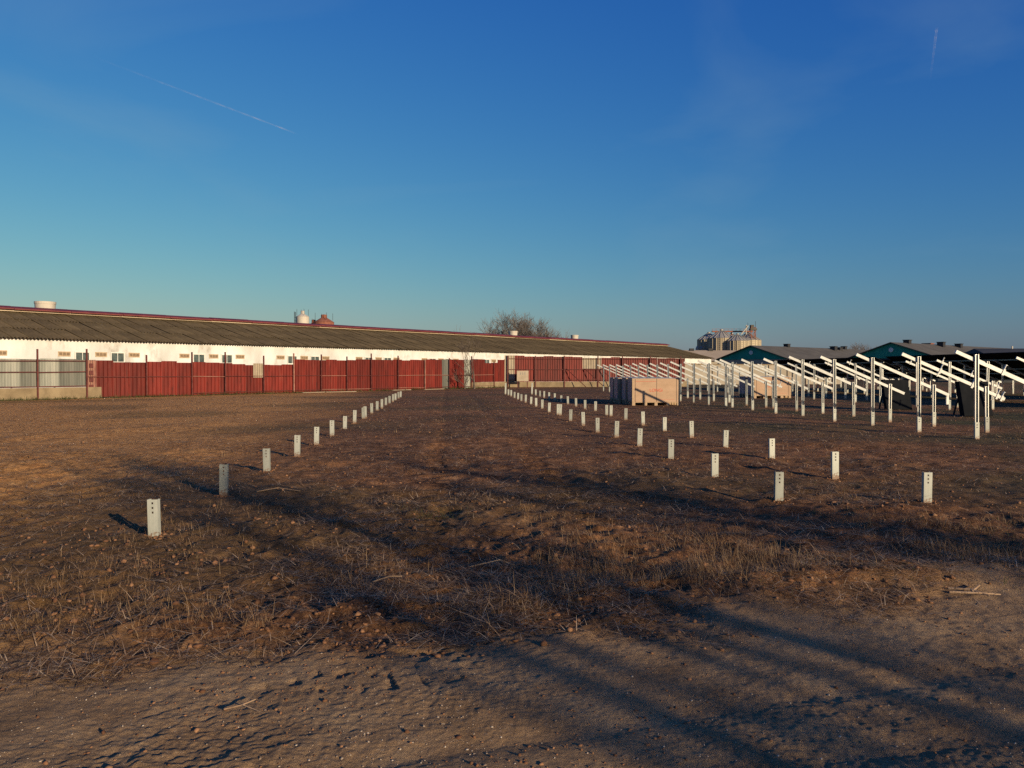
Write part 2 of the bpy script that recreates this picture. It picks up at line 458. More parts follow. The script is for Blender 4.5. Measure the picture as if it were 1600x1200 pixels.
# ------------------------------------------------------------------ long white barn
BT = Vector((-.633, -.774, 0)).normalized()
barn = empty('long_barn', (34.6, 133, 0), math.atan2(BT.y, BT.x))
tag(barn, 'long low white barn with mossy corrugated roof and red ridge behind the red fence', 'barn')
BL, BW, EAVE, RIDGE = 132.0, 8.9, 3.86, 6.10
def gable(x):
    return [(x, 0, 0), (x, -2 * BW, 0), (x, -2 * BW, EAVE - .05), (x, -BW, RIDGE - .12), (x, 0, EAVE - .05)]
b = MB()
g0, g1 = gable(.25), gable(BL - .25)
b.add(g0 + g1, [(0, 1, 2, 3, 4), (9, 8, 7, 6, 5), (0, 4, 9, 5), (1, 6, 7, 2)])
b.obj('wall', M['white_wall'], barn)
# roof: base deck with separate sheets on the side that is seen
slope = math.atan2(RIDGE - EAVE, BW)
roof = MB()
for y0, z0, y1, z1 in ((-.12, EAVE - .10, -BW, RIDGE - .10), (-2 * BW - .35, EAVE - .18, -BW, RIDGE - .10)):
    roof.add([(0, y0, z0), (BL, y0, z0), (BL, y1, z1), (0, y1, z1), (0, y0, z0 + .04), (BL, y0, z0 + .04), (BL, y1, z1 + .04), (0, y1, z1 + .04)],
             [(0, 1, 2, 3), (4, 7, 6, 5), (0, 4, 5, 1), (1, 5, 6, 2), (2, 6, 7, 3), (3, 7, 4, 0)])
roofo = roof.obj('roof', M['roof'], barn)
SW, SL, NW = 1.1, 3.28, 5
def sheet_geo(n=NW, w=SW, l=SL, amp=.05):
    vs = []; fs = []
    k = n * 4
    for i in range(k + 1):
        x = i * (w + .04) / k
        z = amp * math.cos(i * PI / 2)
        vs += [(x, 0, z), (x, -l, z)]
    for i in range(k):
        fs.append((2 * i, 2 * i + 1, 2 * i + 3, 2 * i + 2))
    return vs, fs
sheet_me = mesh('roof_sheet', *sheet_geo(), M['roof'], True)
rs = random.Random(3)
sl_len = math.hypot(BW + .5, (RIDGE - EAVE) * (BW + .5) / BW)
near_cols = []
ncol = int(BL / SW)
rest = MB()
for ci in range(ncol):
    for ri in range(3):
        t0 = ri * (sl_len - SL) / 2
        y = .5 - t0 * math.cos(slope)
        z = EAVE - .10 + t0 * math.sin(slope) - ri * .0 + .03
        jx, jz, jr = rs.uniform(-.03, .03), rs.uniform(0, .02), rs.uniform(-.012, .012)
        # sheets tilt a touch flatter than the slope so that each laps over the one below
        ang = -(slope - .008 + rs.uniform(-.006, .006))
        if 9 <= ci < 109:
            inst('roof_sheet', sheet_me, roofo, (ci * SW + jx, y, z + jz), (ang, 0, jr))
        else:
            mt = Matrix.Translation((ci * SW + jx, y, z + jz)) @ Matrix.Rotation(ang, 4, 'X') @ Matrix.Rotation(jr, 4, 'Z')
            vs, fs = sheet_geo()
            rest.add([mt @ Vector(v) for v in vs], fs)
ro = rest.obj('roof_sheets_far', M['roof'], roofo, True); ro['kind'] = 'stuff'; ro.name = 'roof_sheet_run'
# ridge: pale board and raised red cap
MB().box(-.05, BL, -BW - .45, -BW + .45, RIDGE + .02, RIDGE + .16).obj('ridge_board', M['eave_wood'], barn)
cap = MB()
for k in range(33):
    x0 = k * 4.0 - .2 + (.0 if k else 0); dz = rs.uniform(-.025, .025)
    x1 = min(x0 + 3.97, BL)
    cap.add([(x0, -BW - .75, RIDGE + .24 + dz), (x1, -BW - .75, RIDGE + .24 + dz), (x1, -BW, RIDGE + .44 + dz), (x0, -BW, RIDGE + .44 + dz), (x1, -BW + .75, RIDGE + .24 + dz), (x0, -BW + .75, RIDGE + .24 + dz),
             (x1, -BW + .75, RIDGE + .14 + dz), (x0, -BW + .75, RIDGE + .14 + dz), (x0, -BW - .75, RIDGE + .14 + dz), (x1, -BW - .75, RIDGE + .14 + dz)],
            [(0, 1, 2, 3), (3, 2, 4, 5), (5, 4, 6, 7), (1, 0, 8, 9), (8, 7, 6, 9), (0, 3, 5, 7, 8), (1, 9, 6, 4, 2)])
cap.obj('ridge_cap', M['ridge_red'], barn)
vent_b = MB().box(-.40, .40, 0, .03, 0, .34)
vent_me = vent_b.mesh('vent', M['vent_brick'])
slot_b = MB()
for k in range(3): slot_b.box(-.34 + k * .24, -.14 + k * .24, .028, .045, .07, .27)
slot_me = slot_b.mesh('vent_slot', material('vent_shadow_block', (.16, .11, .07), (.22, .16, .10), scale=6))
fr_b = MB()
fr_b.box(-.50, .50, .0, .07, 0, .07).box(-.50, .50, .0, .07, .68, .75).box(-.50, -.43, .0, .068, .07, .68).box(.43, .50, .0, .068, .07, .68).box(-.02, .02, .0, .06, .07, .68)
fr_me = fr_b.mesh('frame', M['win_frame'])
pane_me = MB().box(-.43, .43, .002, .02, .07, .68).mesh('pane', M['glass'])
sill_me = MB().box(-.56, .56, .0, .12, -.06, -.002).mesh('sill', M['win_frame'])
for gi in range(-3, 13):
    s0 = 103.4 - 8.6 * gi
    for k, off in enumerate((0, 1.16, 2.42, 3.55, 4.75)):
        s = s0 - off
        if not 1 < s < BL - 1: continue
        if k % 2 == 0:
            v = inst('vent', vent_me, barn, (s, .002, 2.62)); inst('vent_slot', slot_me, v)
        else:
            w = empty('window', (s, .002, 2.22)); w.parent = barn
            inst('frame', fr_me, w); inst('pane', pane_me, w); inst('sill', sill_me, w)
# things on the far slope of the roof
def barn_pt(s, y, z=0):
    return barn.matrix_basis @ Vector((s, y, z))
barn_m = Matrix.Translation(barn.location) @ Matrix.Rotation(barn.rotation_euler.z, 4, 'Z')

def drum(s, y, z0, r, h, label, rim=True):
    p = barn_m @ Vector((s, y, z0))
    e = empty('vent_drum', p)
    tag(e, label, 'ventilation drum', 'cream ventilation drums on the barn roof')
    bb = MB().lathe([(r * .93, 0), (r * .94, h * .5), (r, h * .92)], 24)
    bb.obj('drum_body', M['drum'], e, True)
    MB().lathe([(r * .9, h * .9), (r * 1.03, h * .9), (r * 1.05, h), (r * .9, h), (r * .86, h * .8), (0.01, h * .78)], 24).obj('drum_rim', M['drum'], e)
    return e
drum(100.85, -BW - 1.6, RIDGE - .9, .74, 1.95, 'wide cream drum on the barn ridge at the far left')
drum(41.6, -BW - 1.6, RIDGE - .9, .62, 2.0, 'cream drum on the barn ridge in front of the bare trees')
drum(26.5, -BW - 1.6, RIDGE - .9, .58, 2.0, 'small cream drum on the barn ridge right of the bare trees')

# silo tops behind the barn
def feed_silo(x, y, r, top, mat, label, ladder):
    e = empty('feed_silo', (x, y, 0)); tag(e, label, 'feed silo', 'feed silos behind the barn')
    MB().lathe([(r * .98, 0), (r, .1), (r, top - r * .45)], 24).obj('tank', mat, e, True)
    MB().lathe([(r * 1.03, top - r * .45), (r * .3, top), (r * .3, top + .35), (.01, top + .4)], 24).obj('cone_roof', mat, e)
    rail = MB()
    for k in range(4):
        t = 2 * PI * k / 4 + .5
        rail.tube((r * .9 * math.cos(t), r * .9 * math.sin(t), top - r * .25), (r * .9 * math.cos(t), r * .9 * math.sin(t), top + .55), .02, n=5)
    rail.obj('guard_rail', M['dark'], e)
    if ladder:
        l = MB()
        for sx in (-.25, .25): l.bar((-r - .15, sx, 0), (-r - .15, sx, top + .25), .06, .06)
        for k in range(int(top * 2.5)): l.bar((-r - .15, -.25, .4 * k + .3), (-r - .15, .25, .4 * k + .3), .035, .035)
        l.obj('ladder', M['dark'], e)
    return e
feed_silo(-24.5, 90, .74, 8.3, M['drum'], 'cream feed silo with ladder behind the barn ridge', True)
feed_silo(-23.6, 91.5, .8, 7.35, M['rust'], 'narrow rust red silo between cream and wide red silos', False)
feed_silo(-22.0, 90, 1.15, 7.85, M['rust'], 'wide rust red silo with conical roof behind the barn ridge', False)
e = empty('low_roof', (18.5, 138, 0)); tag(e, 'dark low pitched roof peeking over the right end of the barn ridge', 'shed')
MB().add([(-3.8, -3, 6.45), (3.8, -3, 6.3), (3.8, 3, 6.3), (-3.8, 3, 6.45), (-3.6, 0, 6.95), (1.6, 0, 6.95)], [(0, 1, 5, 4), (1, 2, 5), (2, 3, 4, 5), (3, 0, 4)]).obj('roof', M['dark_roof'], e)
MB().box(-3.4, 3.2, -2.6, 2.6, 0, 6.25).obj('wall', M['shed_wall'], e)

# ------------------------------------------------------------------ fences
def sheet_profile(w, n, amp=.035, th=0):
    xs = []
    for i in range(n):
        x0 = i * w / n; p = w / n
        xs += [(x0, 0), (x0 + p * .56, 0), (x0 + p * .68, amp), (x0 + p * .9, amp), (x0 + p, 0)]
    out = [xs[0]]
    for a in xs[1:]:
        if a != out[-1]: out.append(a)
    return out
def sheet_mesh(name, mat, w=1.0, n=4, rib=.06):
    pr = sheet_profile(w, n, rib)
    vs = []; fs = []
    for x, y in pr: vs += [(x, -y, 0), (x, -y, 1)]
    for i in range(len(pr) - 1): fs.append((2 * i, 2 * i + 2, 2 * i + 3, 2 * i + 1))
    return mesh(name, vs, fs, mat)
red_me = sheet_mesh('fence_sheet', M['fence_red'])
grey_me = sheet_mesh('fence_sheet', M['fence_grey'], 1.0, 7, .02)
cream_me = sheet_mesh('fence_sheet', M['cream'], 1.0, 4)

FU = Vector((.614, .789, 0)).normalized()
fence = empty('sheet_fence', (-24.8, 45.7, 0), math.atan2(FU.y, FU.x))
tag(fence, 'long red corrugated sheet fence with grey zinc end in front of the barn', 'fence')
rf = random.Random(11)
# local x along the fence to the right, local -y towards the camera
s = -16.0
while s < -.7:
    inst('fence_sheet', grey_me, fence, (s, 0, .68), (0, 0, 0), (1.02, 1, 1.62 + rf.uniform(-.03, .03))); s += 1.0
inst('fence_sheet', sheet_mesh('fence_sheet', M['fence_pink']), fence, (-.52, -.02, .25), (0, 0, 0), (.56, 1, 2.0))
s = .05
while s < 40.2:
    h = 2.16 if s < 13.7 else 2.42 + .012 * (s - 14)
    if 13.7 > s > 8.2: h = 2.06
    h += rf.uniform(-.04, .04)
    z0 = .02 + rf.uniform(-.02, .03)
    me_ = red_me; w = 1.02
    if 29.3 < s < 30.4: me_ = grey_me
    if 32.4 < s < 33.2: me_ = grey_me
    if s > 34.0: z0 = .55; h -= .5
    if s > 35 and rf.random() < .3: h -= .35
    inst('fence_sheet', me_, fence, (s, rf.uniform(-.012, .012), z0), (rf.uniform(-.012, .012), rf.uniform(-.006, .006), 0), (w, 1, h)); s += 1.0
inst('fence_sheet', cream_me, fence, (10.65, -.06, 1.15), (0, 0, 0), (.75, 1, 1.0))
MB().box(-16, .3, -.12, .12, -.2, .66).obj('plinth', M['plinth'], fence)
MB().box(33.9, 40.6, -.12, .12, -.2, .54).obj('plinth', M['plinth'], fence)
posts = [-15, -12, -9, -6, -3.17, -.54, 3.01, 6.02, 8.42, 11.43, 13.98, 16.49, 18.98, 21.51, 24.5, 27.73, 30.88, 33.99, 37.33]
for k, s in enumerate(posts):
    tall = 2.95 if k % 3 else 2.7
    m_ = M['fence_pink'] if s in (13.98, 27.73) else M['fence_post_red']
    MB().box(s - .04, s + .04, -.20, -.12, -.2, tall + rf.uniform(-.15, .1)).obj('post', m_, fence)
for a, b_ in zip(posts[:-1], posts[1:]):
    grey = b_ < 0
    for z in ((2.18, 1.55, .72) if grey else (1.25, .18)):
        if rf.random() < .12 and not grey: continue
        m_ = M['fence_pink'] if rf.random() < (.35 if a > 13 else .1) else M['fence_post_red']
        MB().bar((a + .04, -.105, z + rf.uniform(-.03, .03)), (b_ - .04, -.105, z + rf.uniform(-.03, .03)), .05, .05 if grey else .035).obj('rail', m_, fence)
for k in range(4):
    MB().box(-.36, -.14, -.10, -.06, .55 + k * .42, .80 + k * .42).obj('patch', M['fence_post_red'], fence)

# right hand fence, further back, on a low concrete base
gdir = Vector((17.9, 3.2, 0)).normalized()
fence2 = empty('yard_fence', (-.75, 76.6, 0), math.atan2(gdir.y, gdir.x))
tag(fence2, 'taller red sheet fence on a concrete base behind the crates', 'fence')
s = 0.0
k = 0
while s < 19:
    me_ = cream_me if k in (0,) or 7.9 < s < 9.3 else red_me
    h = 2.58 + rf.uniform(-.06, .06) - .012 * s
    z0 = .55
    if 7.9 < s < 9.3: z0, h = 1.85, 1.1
    inst('fence_sheet', me_, fence2, (s, rf.uniform(-.015, .015), z0), (rf.uniform(-.012, .012), rf.uniform(-.008, .008), 0), (1.02, 1, h))
    if 7.9 < s < 9.3: inst('fence_sheet', red_me, fence2, (s, .05, z0 - 1.3), (0, 0, 0), (1.02, 1, 1.35))
    s += 1.0; k += 1
MB().box(0, 19.4, -.14, .14, -.2, .54).obj('plinth', M['plinth'], fence2)
for s in (.3, 3.1, 6.1, 9.6, 12.2, 15.2, 18.5):
    MB().box(s - .05, s + .05, -.24, -.15, -.2, 3.15).obj('post', M['fence_post_red'], fence2)
for z in (1.78, .72, 2.85):
    MB().bar((.3, -.12, z), (19, -.12, z), .05, .045).obj('rail', M['fence_post_red'], fence2)
for s in (6.3, 8.2, 9.9, 11.6):
    MB().bar((s + 1.7, -1.4, .02), (s, -.2, 1.85), .06, .06).obj('brace', M['fence_post_red'], fence2)
nb = empty('notice_board', Vector((1.05, 75.6, 0)), math.atan2(gdir.y, gdir.x))
tag(nb, 'pale board with dark marks standing at the left end of the yard fence', 'board')
MB().box(-.58, .58, -.03, .03, .62, 1.65).obj('board', M['cream'], nb)
for k, x in enumerate((-.22, .0, .22)): MB().box(x - .03, x + .03, -.036, -.031, 1.25, 1.5).obj('mark', M['hole'], nb)
for x in (-.48, .48): MB().box(x - .04, x + .04, .035, .1, -.1, 1.75).obj('leg', M['fence_post_red'], nb)

# ------------------------------------------------------------------ far sheds, silos
ST = Vector((.77, .64, 0)).normalized()
def shed(x, y, hw, length, eave, ridge, roofm, gablem, label, boxes, lower):
    """ridge runs along local x; gable end at local x=0 faces the camera's left"""
    e = empty('gabled_shed', (x, y, 0), math.atan2(ST.y, ST.x)); tag(e, label, 'shed', 'gabled sheds beyond the field')
    MB().add([(0, -hw, eave), (0, 0, ridge), (0, hw, eave), (.3, -hw, eave), (.3, 0, ridge), (.3, hw, eave)], [(0, 1, 2), (5, 4, 3), (0, 2, 5, 3)]).obj('gable', gablem, e)
    MB().box(.05, length, -hw + .05, hw - .05, -.5, eave - .02).obj('wall', lower, e)
    for sg in (-1, 1):
        y0 = sg * (hw + .5); z0 = eave - .5 * (ridge - eave) / hw
        MB().add([(-.4, y0, z0 + .03), (length, y0, z0 + .03), (length, 0, ridge + .03), (-.4, 0, ridge + .03), (-.4, y0, z0 + .18), (length, y0, z0 + .18), (length, 0, ridge + .18), (-.4, 0, ridge + .18)],
                 [(0, 3, 2, 1), (4, 5, 6, 7), (0, 1, 5, 4), (1, 2, 6, 5), (2, 3, 7, 6), (3, 0, 4, 7)]).obj('roof_slope', roofm, e)
    for (bx, by, bw, bh, mm) in boxes:
        zz = ridge - abs(by) * (ridge - eave) / hw
        bw, bh = bw * .75, bh * .72
        q = MB().box(bx - bw / 2, bx + bw / 2, by - bw / 2, by + bw / 2, zz - .2, zz + bh).box(bx - bw * .6, bx + bw * .6, by - bw * .6, by + bw * .6, zz + bh + .01, zz + bh + .12)
        q.obj('roof_vent', mm, e)
    return e
s1 = shed(47, 151, 7.9, 60, 3.9, 6.5, M['shed_roof'], M['teal'], 'teal gabled shed with brown roof right of the grain silos', [(13, 0, 1.3, .9, M['dark']), (30, -1.2, 1.5, 1.2, M['dark']), (33, -.8, 1.6, .8, M['dark']), (37, 0, 1.3, .9, M['dark'])], M['shed_wall'])
s2 = shed(67.6, 137, 7.9, 60, 3.9, 6.6, M['shed_roof'], M['teal'], 'teal gabled shed with a pale gable vent, nearer one on the right', [(6.5, 0, 1.4, .9, M['dark']), (18.5, -1.2, 1.5, 1.3, M['dark']), (23, 3, 2.0, 2.1, M['rust']), (27, -1.2, 1.5, 1.1, M['dark'])], M['dark_roof'])
for ss, zz in ((s1, 5.25), (s2, 5.4)):
    MB().tube((-.12, 0, zz), (.05, 0, zz), .42, n=14).obj('gable_vent', M['win_frame'], ss)
e = empty('beige_shed', (48, 176, 0), R(3)); tag(e, 'beige roofed shed between the barn and the grain silos', 'shed')
MB().box(-9.5, 24, 0, 14, -.5, 4.0).obj('wall', M['shed_wall'], e)
MB().add([(-10, -.6, 3.9), (24.5, -.6, 3.9), (24.5, 7, 6.5), (-10, 7, 6.6), (-10, 14.6, 3.9), (24.5, 14.6, 3.9)], [(0, 1, 2, 3), (3, 2, 5, 4), (0, 3, 4), (1, 5, 2)]).obj('roof', M['beige_roof'], e)
for x in (-5.5, -1.0): MB().box(x, x + 1.0, 6.4, 7.2, 6.3, 7.0).obj('roof_vent', M['dark'], e)
e = empty('dark_shed', (67.5, 108, 0), R(-4)); tag(e, 'low dark roofed building at the right edge beyond the panels', 'shed')
MB().box(0.3, 40, 0, 12, -.5, 3.4).obj('wall', M['dark_roof'], e)
MB().add([(0, -.5, 3.4), (40, -.5, 3.4), (40, 6, 4.95), (.6, 6, 4.95), (0, 12.5, 3.4), (40, 12.5, 3.4)], [(0, 1, 2, 3), (3, 2, 5, 4), (0, 3, 4), (1, 5, 2)]).obj('roof', M['dark_roof'], e)
MB().tube((6, 6, 4.8), (6, 6, 5.3), .12, n=8).obj('roof_pipe', M['drum'], e)

# pale low wall behind the far racks
e = empty('yard_wall', (18.8, 92, 0), R(8)); tag(e, 'pale low yard wall behind the far end of the racks', 'wall')
MB().box(0, 22, -.1, .1, -.2, 2.35).obj('wall_face', M['shed_wall'], e)
MB().box(-.1, 22.1, -.16, .16, 2.36, 2.46).obj('coping', M['plinth'], e)
for k in range(9): MB().box(.6 + k * 2.4, .9 + k * 2.4, -.22, -.105, -.2, 2.34).obj('pier', M['cream'], e)

def grain_silo(x, y, r, hcyl, hcone, label):
    e = empty('grain_silo', (x, y, 0)); tag(e, label, 'grain silo', 'grain silos on the horizon')
    bb = MB()
    prof = []
    z = 0
    while z < hcyl:
        prof += [(r, z), (r - .09, z + .45)]; z += .9
    prof.append((r, hcyl))
    bb.lathe(prof, 40)
    bb.obj('cylinder_wall', M['silo'], e)
    MB().lathe([(r * 1.03, hcyl - .05), (r * .12, hcyl + hcone), (r * .12, hcyl + hcone + .6), (.01, hcyl + hcone + .7)], 24).obj('cone_roof', M['silo_roof'], e)
    st = MB()
    for k in range(20):
        t = 2 * PI * k / 20
        st.box(r * 1.0 * math.cos(t) - .14, r * math.cos(t) + .14, r * math.sin(t) - .14, r * math.sin(t) + .14, 0, hcyl)
    st.obj('stiffener_ring', M['silo'], e)
    ro_ = MB()
    for k in range(16):
        t = 2 * PI * k / 16
        ro_.bar((r * 1.03 * math.cos(t), r * 1.03 * math.sin(t), hcyl + .05), (r * .14 * math.cos(t), r * .14 * math.sin(t), hcyl + hcone + .06), .14, .14)
    ro_.obj('roof_rib', M['silo_roof'], e)
    return e
D = 350
def at(px, d): return (px - 800) / 1200 * d
grain_silo(at(1107, D + 16), D + 16, 5.2, 16.6, 3.0, 'dark shaded grain silo at the left of the cluster')
grain_silo(at(1127, D), D, 6.1, 16.6, 3.4, 'large sunlit grain silo, second from the left in the cluster')
grain_silo(at(1143, D + 24), D + 24, 5.6, 16.4, 3.2, 'grain silo set back in the middle of the cluster')
grain_silo(at(1152, D - 6), D - 6, 4.9, 15.2, 2.7, 'lowest front grain silo in the middle of the cluster')
grain_silo(at(1168, D + 8), D + 8, 5.9, 16.0, 3.2, 'grain silo below the elevator tower at the right')
e = empty('catwalk', (at(1112, D + 10), D + 10, 0)); tag(e, 'rusty catwalk running over the grain silo tops', 'catwalk')
MB().box(0, 19, -.6, .6, 19.9, 20.5).obj('conveyor', M['rust'], e)
rl = MB()
for k in range(11): rl.box(k * 1.85, k * 1.85 + .12, -.6, -.5, 20.52, 21.3)
rl.box(0, 19, -.6, -.52, 21.32, 21.42)
rl.obj('railing', M['rust'], e)
for k in (1.5, 9, 17): MB().box(k, k + .4, -.3, .3, 17, 19.88).obj('support', M['rust'], e)
e = empty('elevator_tower', (at(1176, D + 4), D + 4, 0)); e.scale = (.9, .9, .88); tag(e, 'slim lattice elevator tower beside the grain silos', 'tower')
tw = MB()
for sx in (-1.1, 1.1):
    for sy in (-1.1, 1.1): tw.bar((sx, sy, 0), (sx, sy, 25), .25, .25)
for k in range(10):
    z = 2.5 * k
    tw.bar((-1.1, -1.1, z), (1.1, -1.1, z + 2.5), .14, .14).bar((1.1, -1.1, z), (-1.1, -1.1, z + 2.5), .14, .14).bar((-1.1, -1.1, z), (1.1, -1.1, z), .16, .16).bar((1.1, -1.1, z), (1.1, 1.1, z + 2.5), .14, .14)
tw.obj('lattice', M['rust'], e)
MB().box(-1.6, 1.7, -1.5, 1.5, 23.2, 24.2).box(-1.3, .2, -1.2, 1.2, 24.21, 26.0).obj('head_house', M['shed_roof'], e)
MB().bar((-2.4, 0, 25.6), (-6, 0, 21), .5, .5).bar((-3.2, .5, 26), (-3.2, .5, 21), .5, .5).obj('spout', M['silo_roof'], e)
MB().tube((1.3, 0, 24.2), (1.3, 0, 28), .09, n=5).tube((-2.6, 0, 24), (-2.6, 0, 27.2), .09, n=5).obj('mast', M['dark'], e)
e = empty('bin_row', (at(1092, D + 5), D + 5, 0)); tag(e, 'small blue grey bins left of the grain silos', 'bin')
for k in range(2): MB().lathe([(.8, 0), (.8, 12.2), (.3, 13.2), (.01, 13.3)], 14, (k * 1.9 - .8, 0)).obj('bin', M['silo_roof'], e)

# ------------------------------------------------------------------ bare trees
def make_tree(seed, h, spread, levels=5, trunk_r=.16, lean=0., twig=.012, fork=.22, sides=4, kids=(3, 4)):
    r = random.Random(seed)
    T = ([], []); C = ([], [])
    def seg(store, pts, rads, n):
        V, F = store
        b0 = len(V)
        for i, p in enumerate(pts):
            d = (pts[min(i + 1, len(pts) - 1)] - pts[max(i - 1, 0)]).normalized()
            u = Vector((0, 0, 1)) if abs(d.z) < .9 else Vector((0, 1, 0))
            x = d.cross(u).normalized(); y = x.cross(d)
            for k in range(n):
                t = 2 * PI * k / n
                V.append(p + (x * math.cos(t) + y * math.sin(t)) * rads[i])
        for i in range(len(pts) - 1):
            for k in range(n):
                k2 = (k + 1) % n
                F.append((b0 + i * n + k, b0 + i * n + k2, b0 + (i + 1) * n + k2, b0 + (i + 1) * n + k))
    def grow(p, d, L, rad, lev):
        ns = 4 if lev < 2 else 3
        pts = [p]; rads = [rad]
        q = p.copy(); dd = d.copy()
        for i in range(ns):
            j = Vector((r.uniform(-1, 1), r.uniform(-1, 1), r.uniform(-.5, .9))) * (.16 if lev else .07)
            dd = (dd + j + Vector((0, 0, .05 if lev > 1 else .02))).normalized()
            q = q + dd * L / ns
            pts.append(q.copy()); rads.append(max(rad * (1 - .62 * (i + 1) / ns), twig * .5))
        seg(T if lev == 0 else C, pts, rads, 6 if lev == 0 else (sides if lev < 3 else 3))
        if lev >= levels: return
        nk = r.randint(*kids) + (1 if lev == 0 else 0)
        for k in range(nk):
            f = r.uniform(.35 if lev else fork + .25, 1.0) if k else 1.0
            fi = f * ns; i0 = min(int(fi), ns - 1); bp = pts[i0].lerp(pts[i0 + 1], fi - i0)
            br = rads[min(int(round(fi)), ns)]
            ax = Vector((r.uniform(-1, 1), r.uniform(-1, 1), 0)).normalized()
            ang = r.uniform(.35, .85) * spread if k else r.uniform(.1, .35)
            nd = (dd * math.cos(ang) + (ax + Vector((0, 0, r.uniform(-.1, .3)))).normalized() * math.sin(ang)).normalized()
            grow(bp, nd, L * r.uniform(.58, .82), max(br * r.uniform(.62, .85), twig), lev + 1)
    grow(Vector((0, 0, -.2)), Vector((lean, 0, 1)).normalized(), h * .30, trunk_r, 0)
    return T, C
tree_cache = {}
def tree(name, key, args, loc, rotz, scale, mat, label, group=None):
    if key not in tree_cache:
        T, C = make_tree(**args)
        zmax = max(v.z for v in C[0])
        k = args['h'] / zmax
        tree_cache[key] = (mesh('trunk', [v * k for v in T[0]], T[1], mat, True), mesh('crown', [v * k for v in C[0]], C[1], mat))
    t, c = tree_cache[key]
    e = empty(name, loc, rotz); e.scale = (scale,) * 3
    inst('trunk', t, e); inst('crown', c, e)
    return tag(e, label, 'tree', group)
A1 = dict(seed=5, h=12, spread=1.45, levels=5, trunk_r=.24, twig=.018, fork=.1, kids=(4, 5))
A2 = dict(seed=9, h=11.5, spread=1.5, levels=5, trunk_r=.22, twig=.018, fork=.1, kids=(4, 5))
A3 = dict(seed=21, h=9.0, spread=1.5, levels=5, trunk_r=.2, twig=.018, fork=.1, kids=(3, 5))
g = 'bare trees behind the barn'
tree('bare_tree', 'a1', A1, (.5, 128, 0), .4, 1.02, M['bark_far'], 'tallest leafless tree behind the barn, left of the cream drum', g)
tree('bare_tree', 'a2', A2, (2.9, 130, 0), 1.9, 1.02, M['bark_far'], 'leafless tree directly behind the cream drum on the ridge', g)
tree('bare_tree', 'a3', A3, (5.4, 127, 0), 2.6, 1.0, M['bark_far'], 'lower leafless tree at the right of the group behind the barn', g)
tree('bare_tree', 'a2', A2, (.6, 133, 0), 4.2, 1.06, M['bark_far'], 'rear leafless tree in the middle of the group behind the barn', g)
A4 = dict(seed=33, h=9, spread=.9, levels=4, trunk_r=.12, twig=.014, fork=.1, kids=(2, 3))
tree('bare_tree', 'a4', A4, (-8.3, 126, 0), .3, 1.04, M['bark_far'], 'thin sparse leafless tree standing alone left of the barn tree group', g)
tree('bare_tree', 'a1', A1, (98, 220, 0), .9, .87, M['bark_far'], 'rounded leafless tree behind the teal sheds', 'bare trees behind the sheds')
tree('bare_tree', 'a2', A2, (103, 222, 0), 2.2, .88, M['bark_far'], 'right half of the leafless tree pair behind the teal sheds', 'bare trees behind the sheds')
A5 = dict(seed=45, h=4.6, spread=1.0, levels=5, trunk_r=.09, twig=.009, fork=.1, kids=(2, 4))
tree('sapling', 'a5', A5, (-3.4, 69.3, 0), .3, 1.12, M['bark'], 'bare young tree standing right in front of the red fence')
A6 = dict(seed=52, h=3.0, spread=1.2, levels=4, trunk_r=.07, twig=.012, fork=.0)
tree('bare_shrub', 'a6', A6, (-4.3, 69.6, 0), 1.3, .8, M['bark'], 'low bare shrub tangled against the red fence beside the young tree')

# trees behind the photographer: they throw the broken shade over the foreground
g = 'bare trees behind the camera'
B1 = dict(seed=61, h=7.6, spread=.62, levels=5, trunk_r=.22, twig=.017, fork=.0, kids=(3, 4))
B2 = dict(seed=67, h=4.8, spread=1.1, levels=5, trunk_r=.16, twig=.014, fork=.0, kids=(3, 4))
shade = [('b1', B1, (12.4, -8.6), .3, 1.0), ('b1', B1, (19.6, -11.2), 1.2, 1.08), ('b1', B1, (20.6, -12.6), 2.9, 1.0), ('b2', B2, (11.2, -8.3), 5.0, .95), ('b2', B2, (15.2, -9.8), .9, 1.05)]
for k, (key, args, (x, y), rz, s_) in enumerate(shade):
    t_ = tree('bare_tree', key, args, (x, y, 0), rz, s_, M['bark'], '%s slim bare tree behind the camera that shades the track' % ORD[k], g)
    t_.scale = (s_ * .85, s_ * .85, s_)

# ------------------------------------------------------------------ ground posts and racks
def c_section(h, z0=0., w=.10, dpt=.055, lip=.018, th=.004, holes=True, hole_top=None):
    """open C profile, web towards -y, opening towards +y; real punched holes in the web"""
    bb = MB()
    ht = h if hole_top is None else hole_top
    zs = [z0]
    if holes:
        for k in (2, 1, 0):
            c = ht - .035 - k * .045
            zs += [c - .010, c + .010]
    zs.append(h)
    xs = [-w / 2, -.009, .009, w / 2] if holes else [-w / 2, w / 2]
    for yy, flip in ((0., False), (th, True)):
        b0 = len(bb.v)
        for z in zs:
            for x in xs: bb.v.append((x, yy, z))
        nx = len(xs)
        for i in range(len(zs) - 1):
            for j in range(nx - 1):
                if holes and j == 1 and i % 2 == 1: continue
                f = (b0 + i * nx + j, b0 + i * nx + j + 1, b0 + (i + 1) * nx + j + 1, b0 + (i + 1) * nx + j)
                bb.f.append(f[::-1] if flip else f)
    for sg in (-1, 1):
        x0, x1 = sorted((sg * w / 2, sg * (w / 2 - th)))
        bb.box(x0, x1, .0005, dpt, z0, h)
        xa, xb = sorted((sg * (w / 2 - th - .0005), sg * (w / 2 - lip)))
        bb.box(xa, xb, dpt - th, dpt - .0002, z0, h)
    return bb

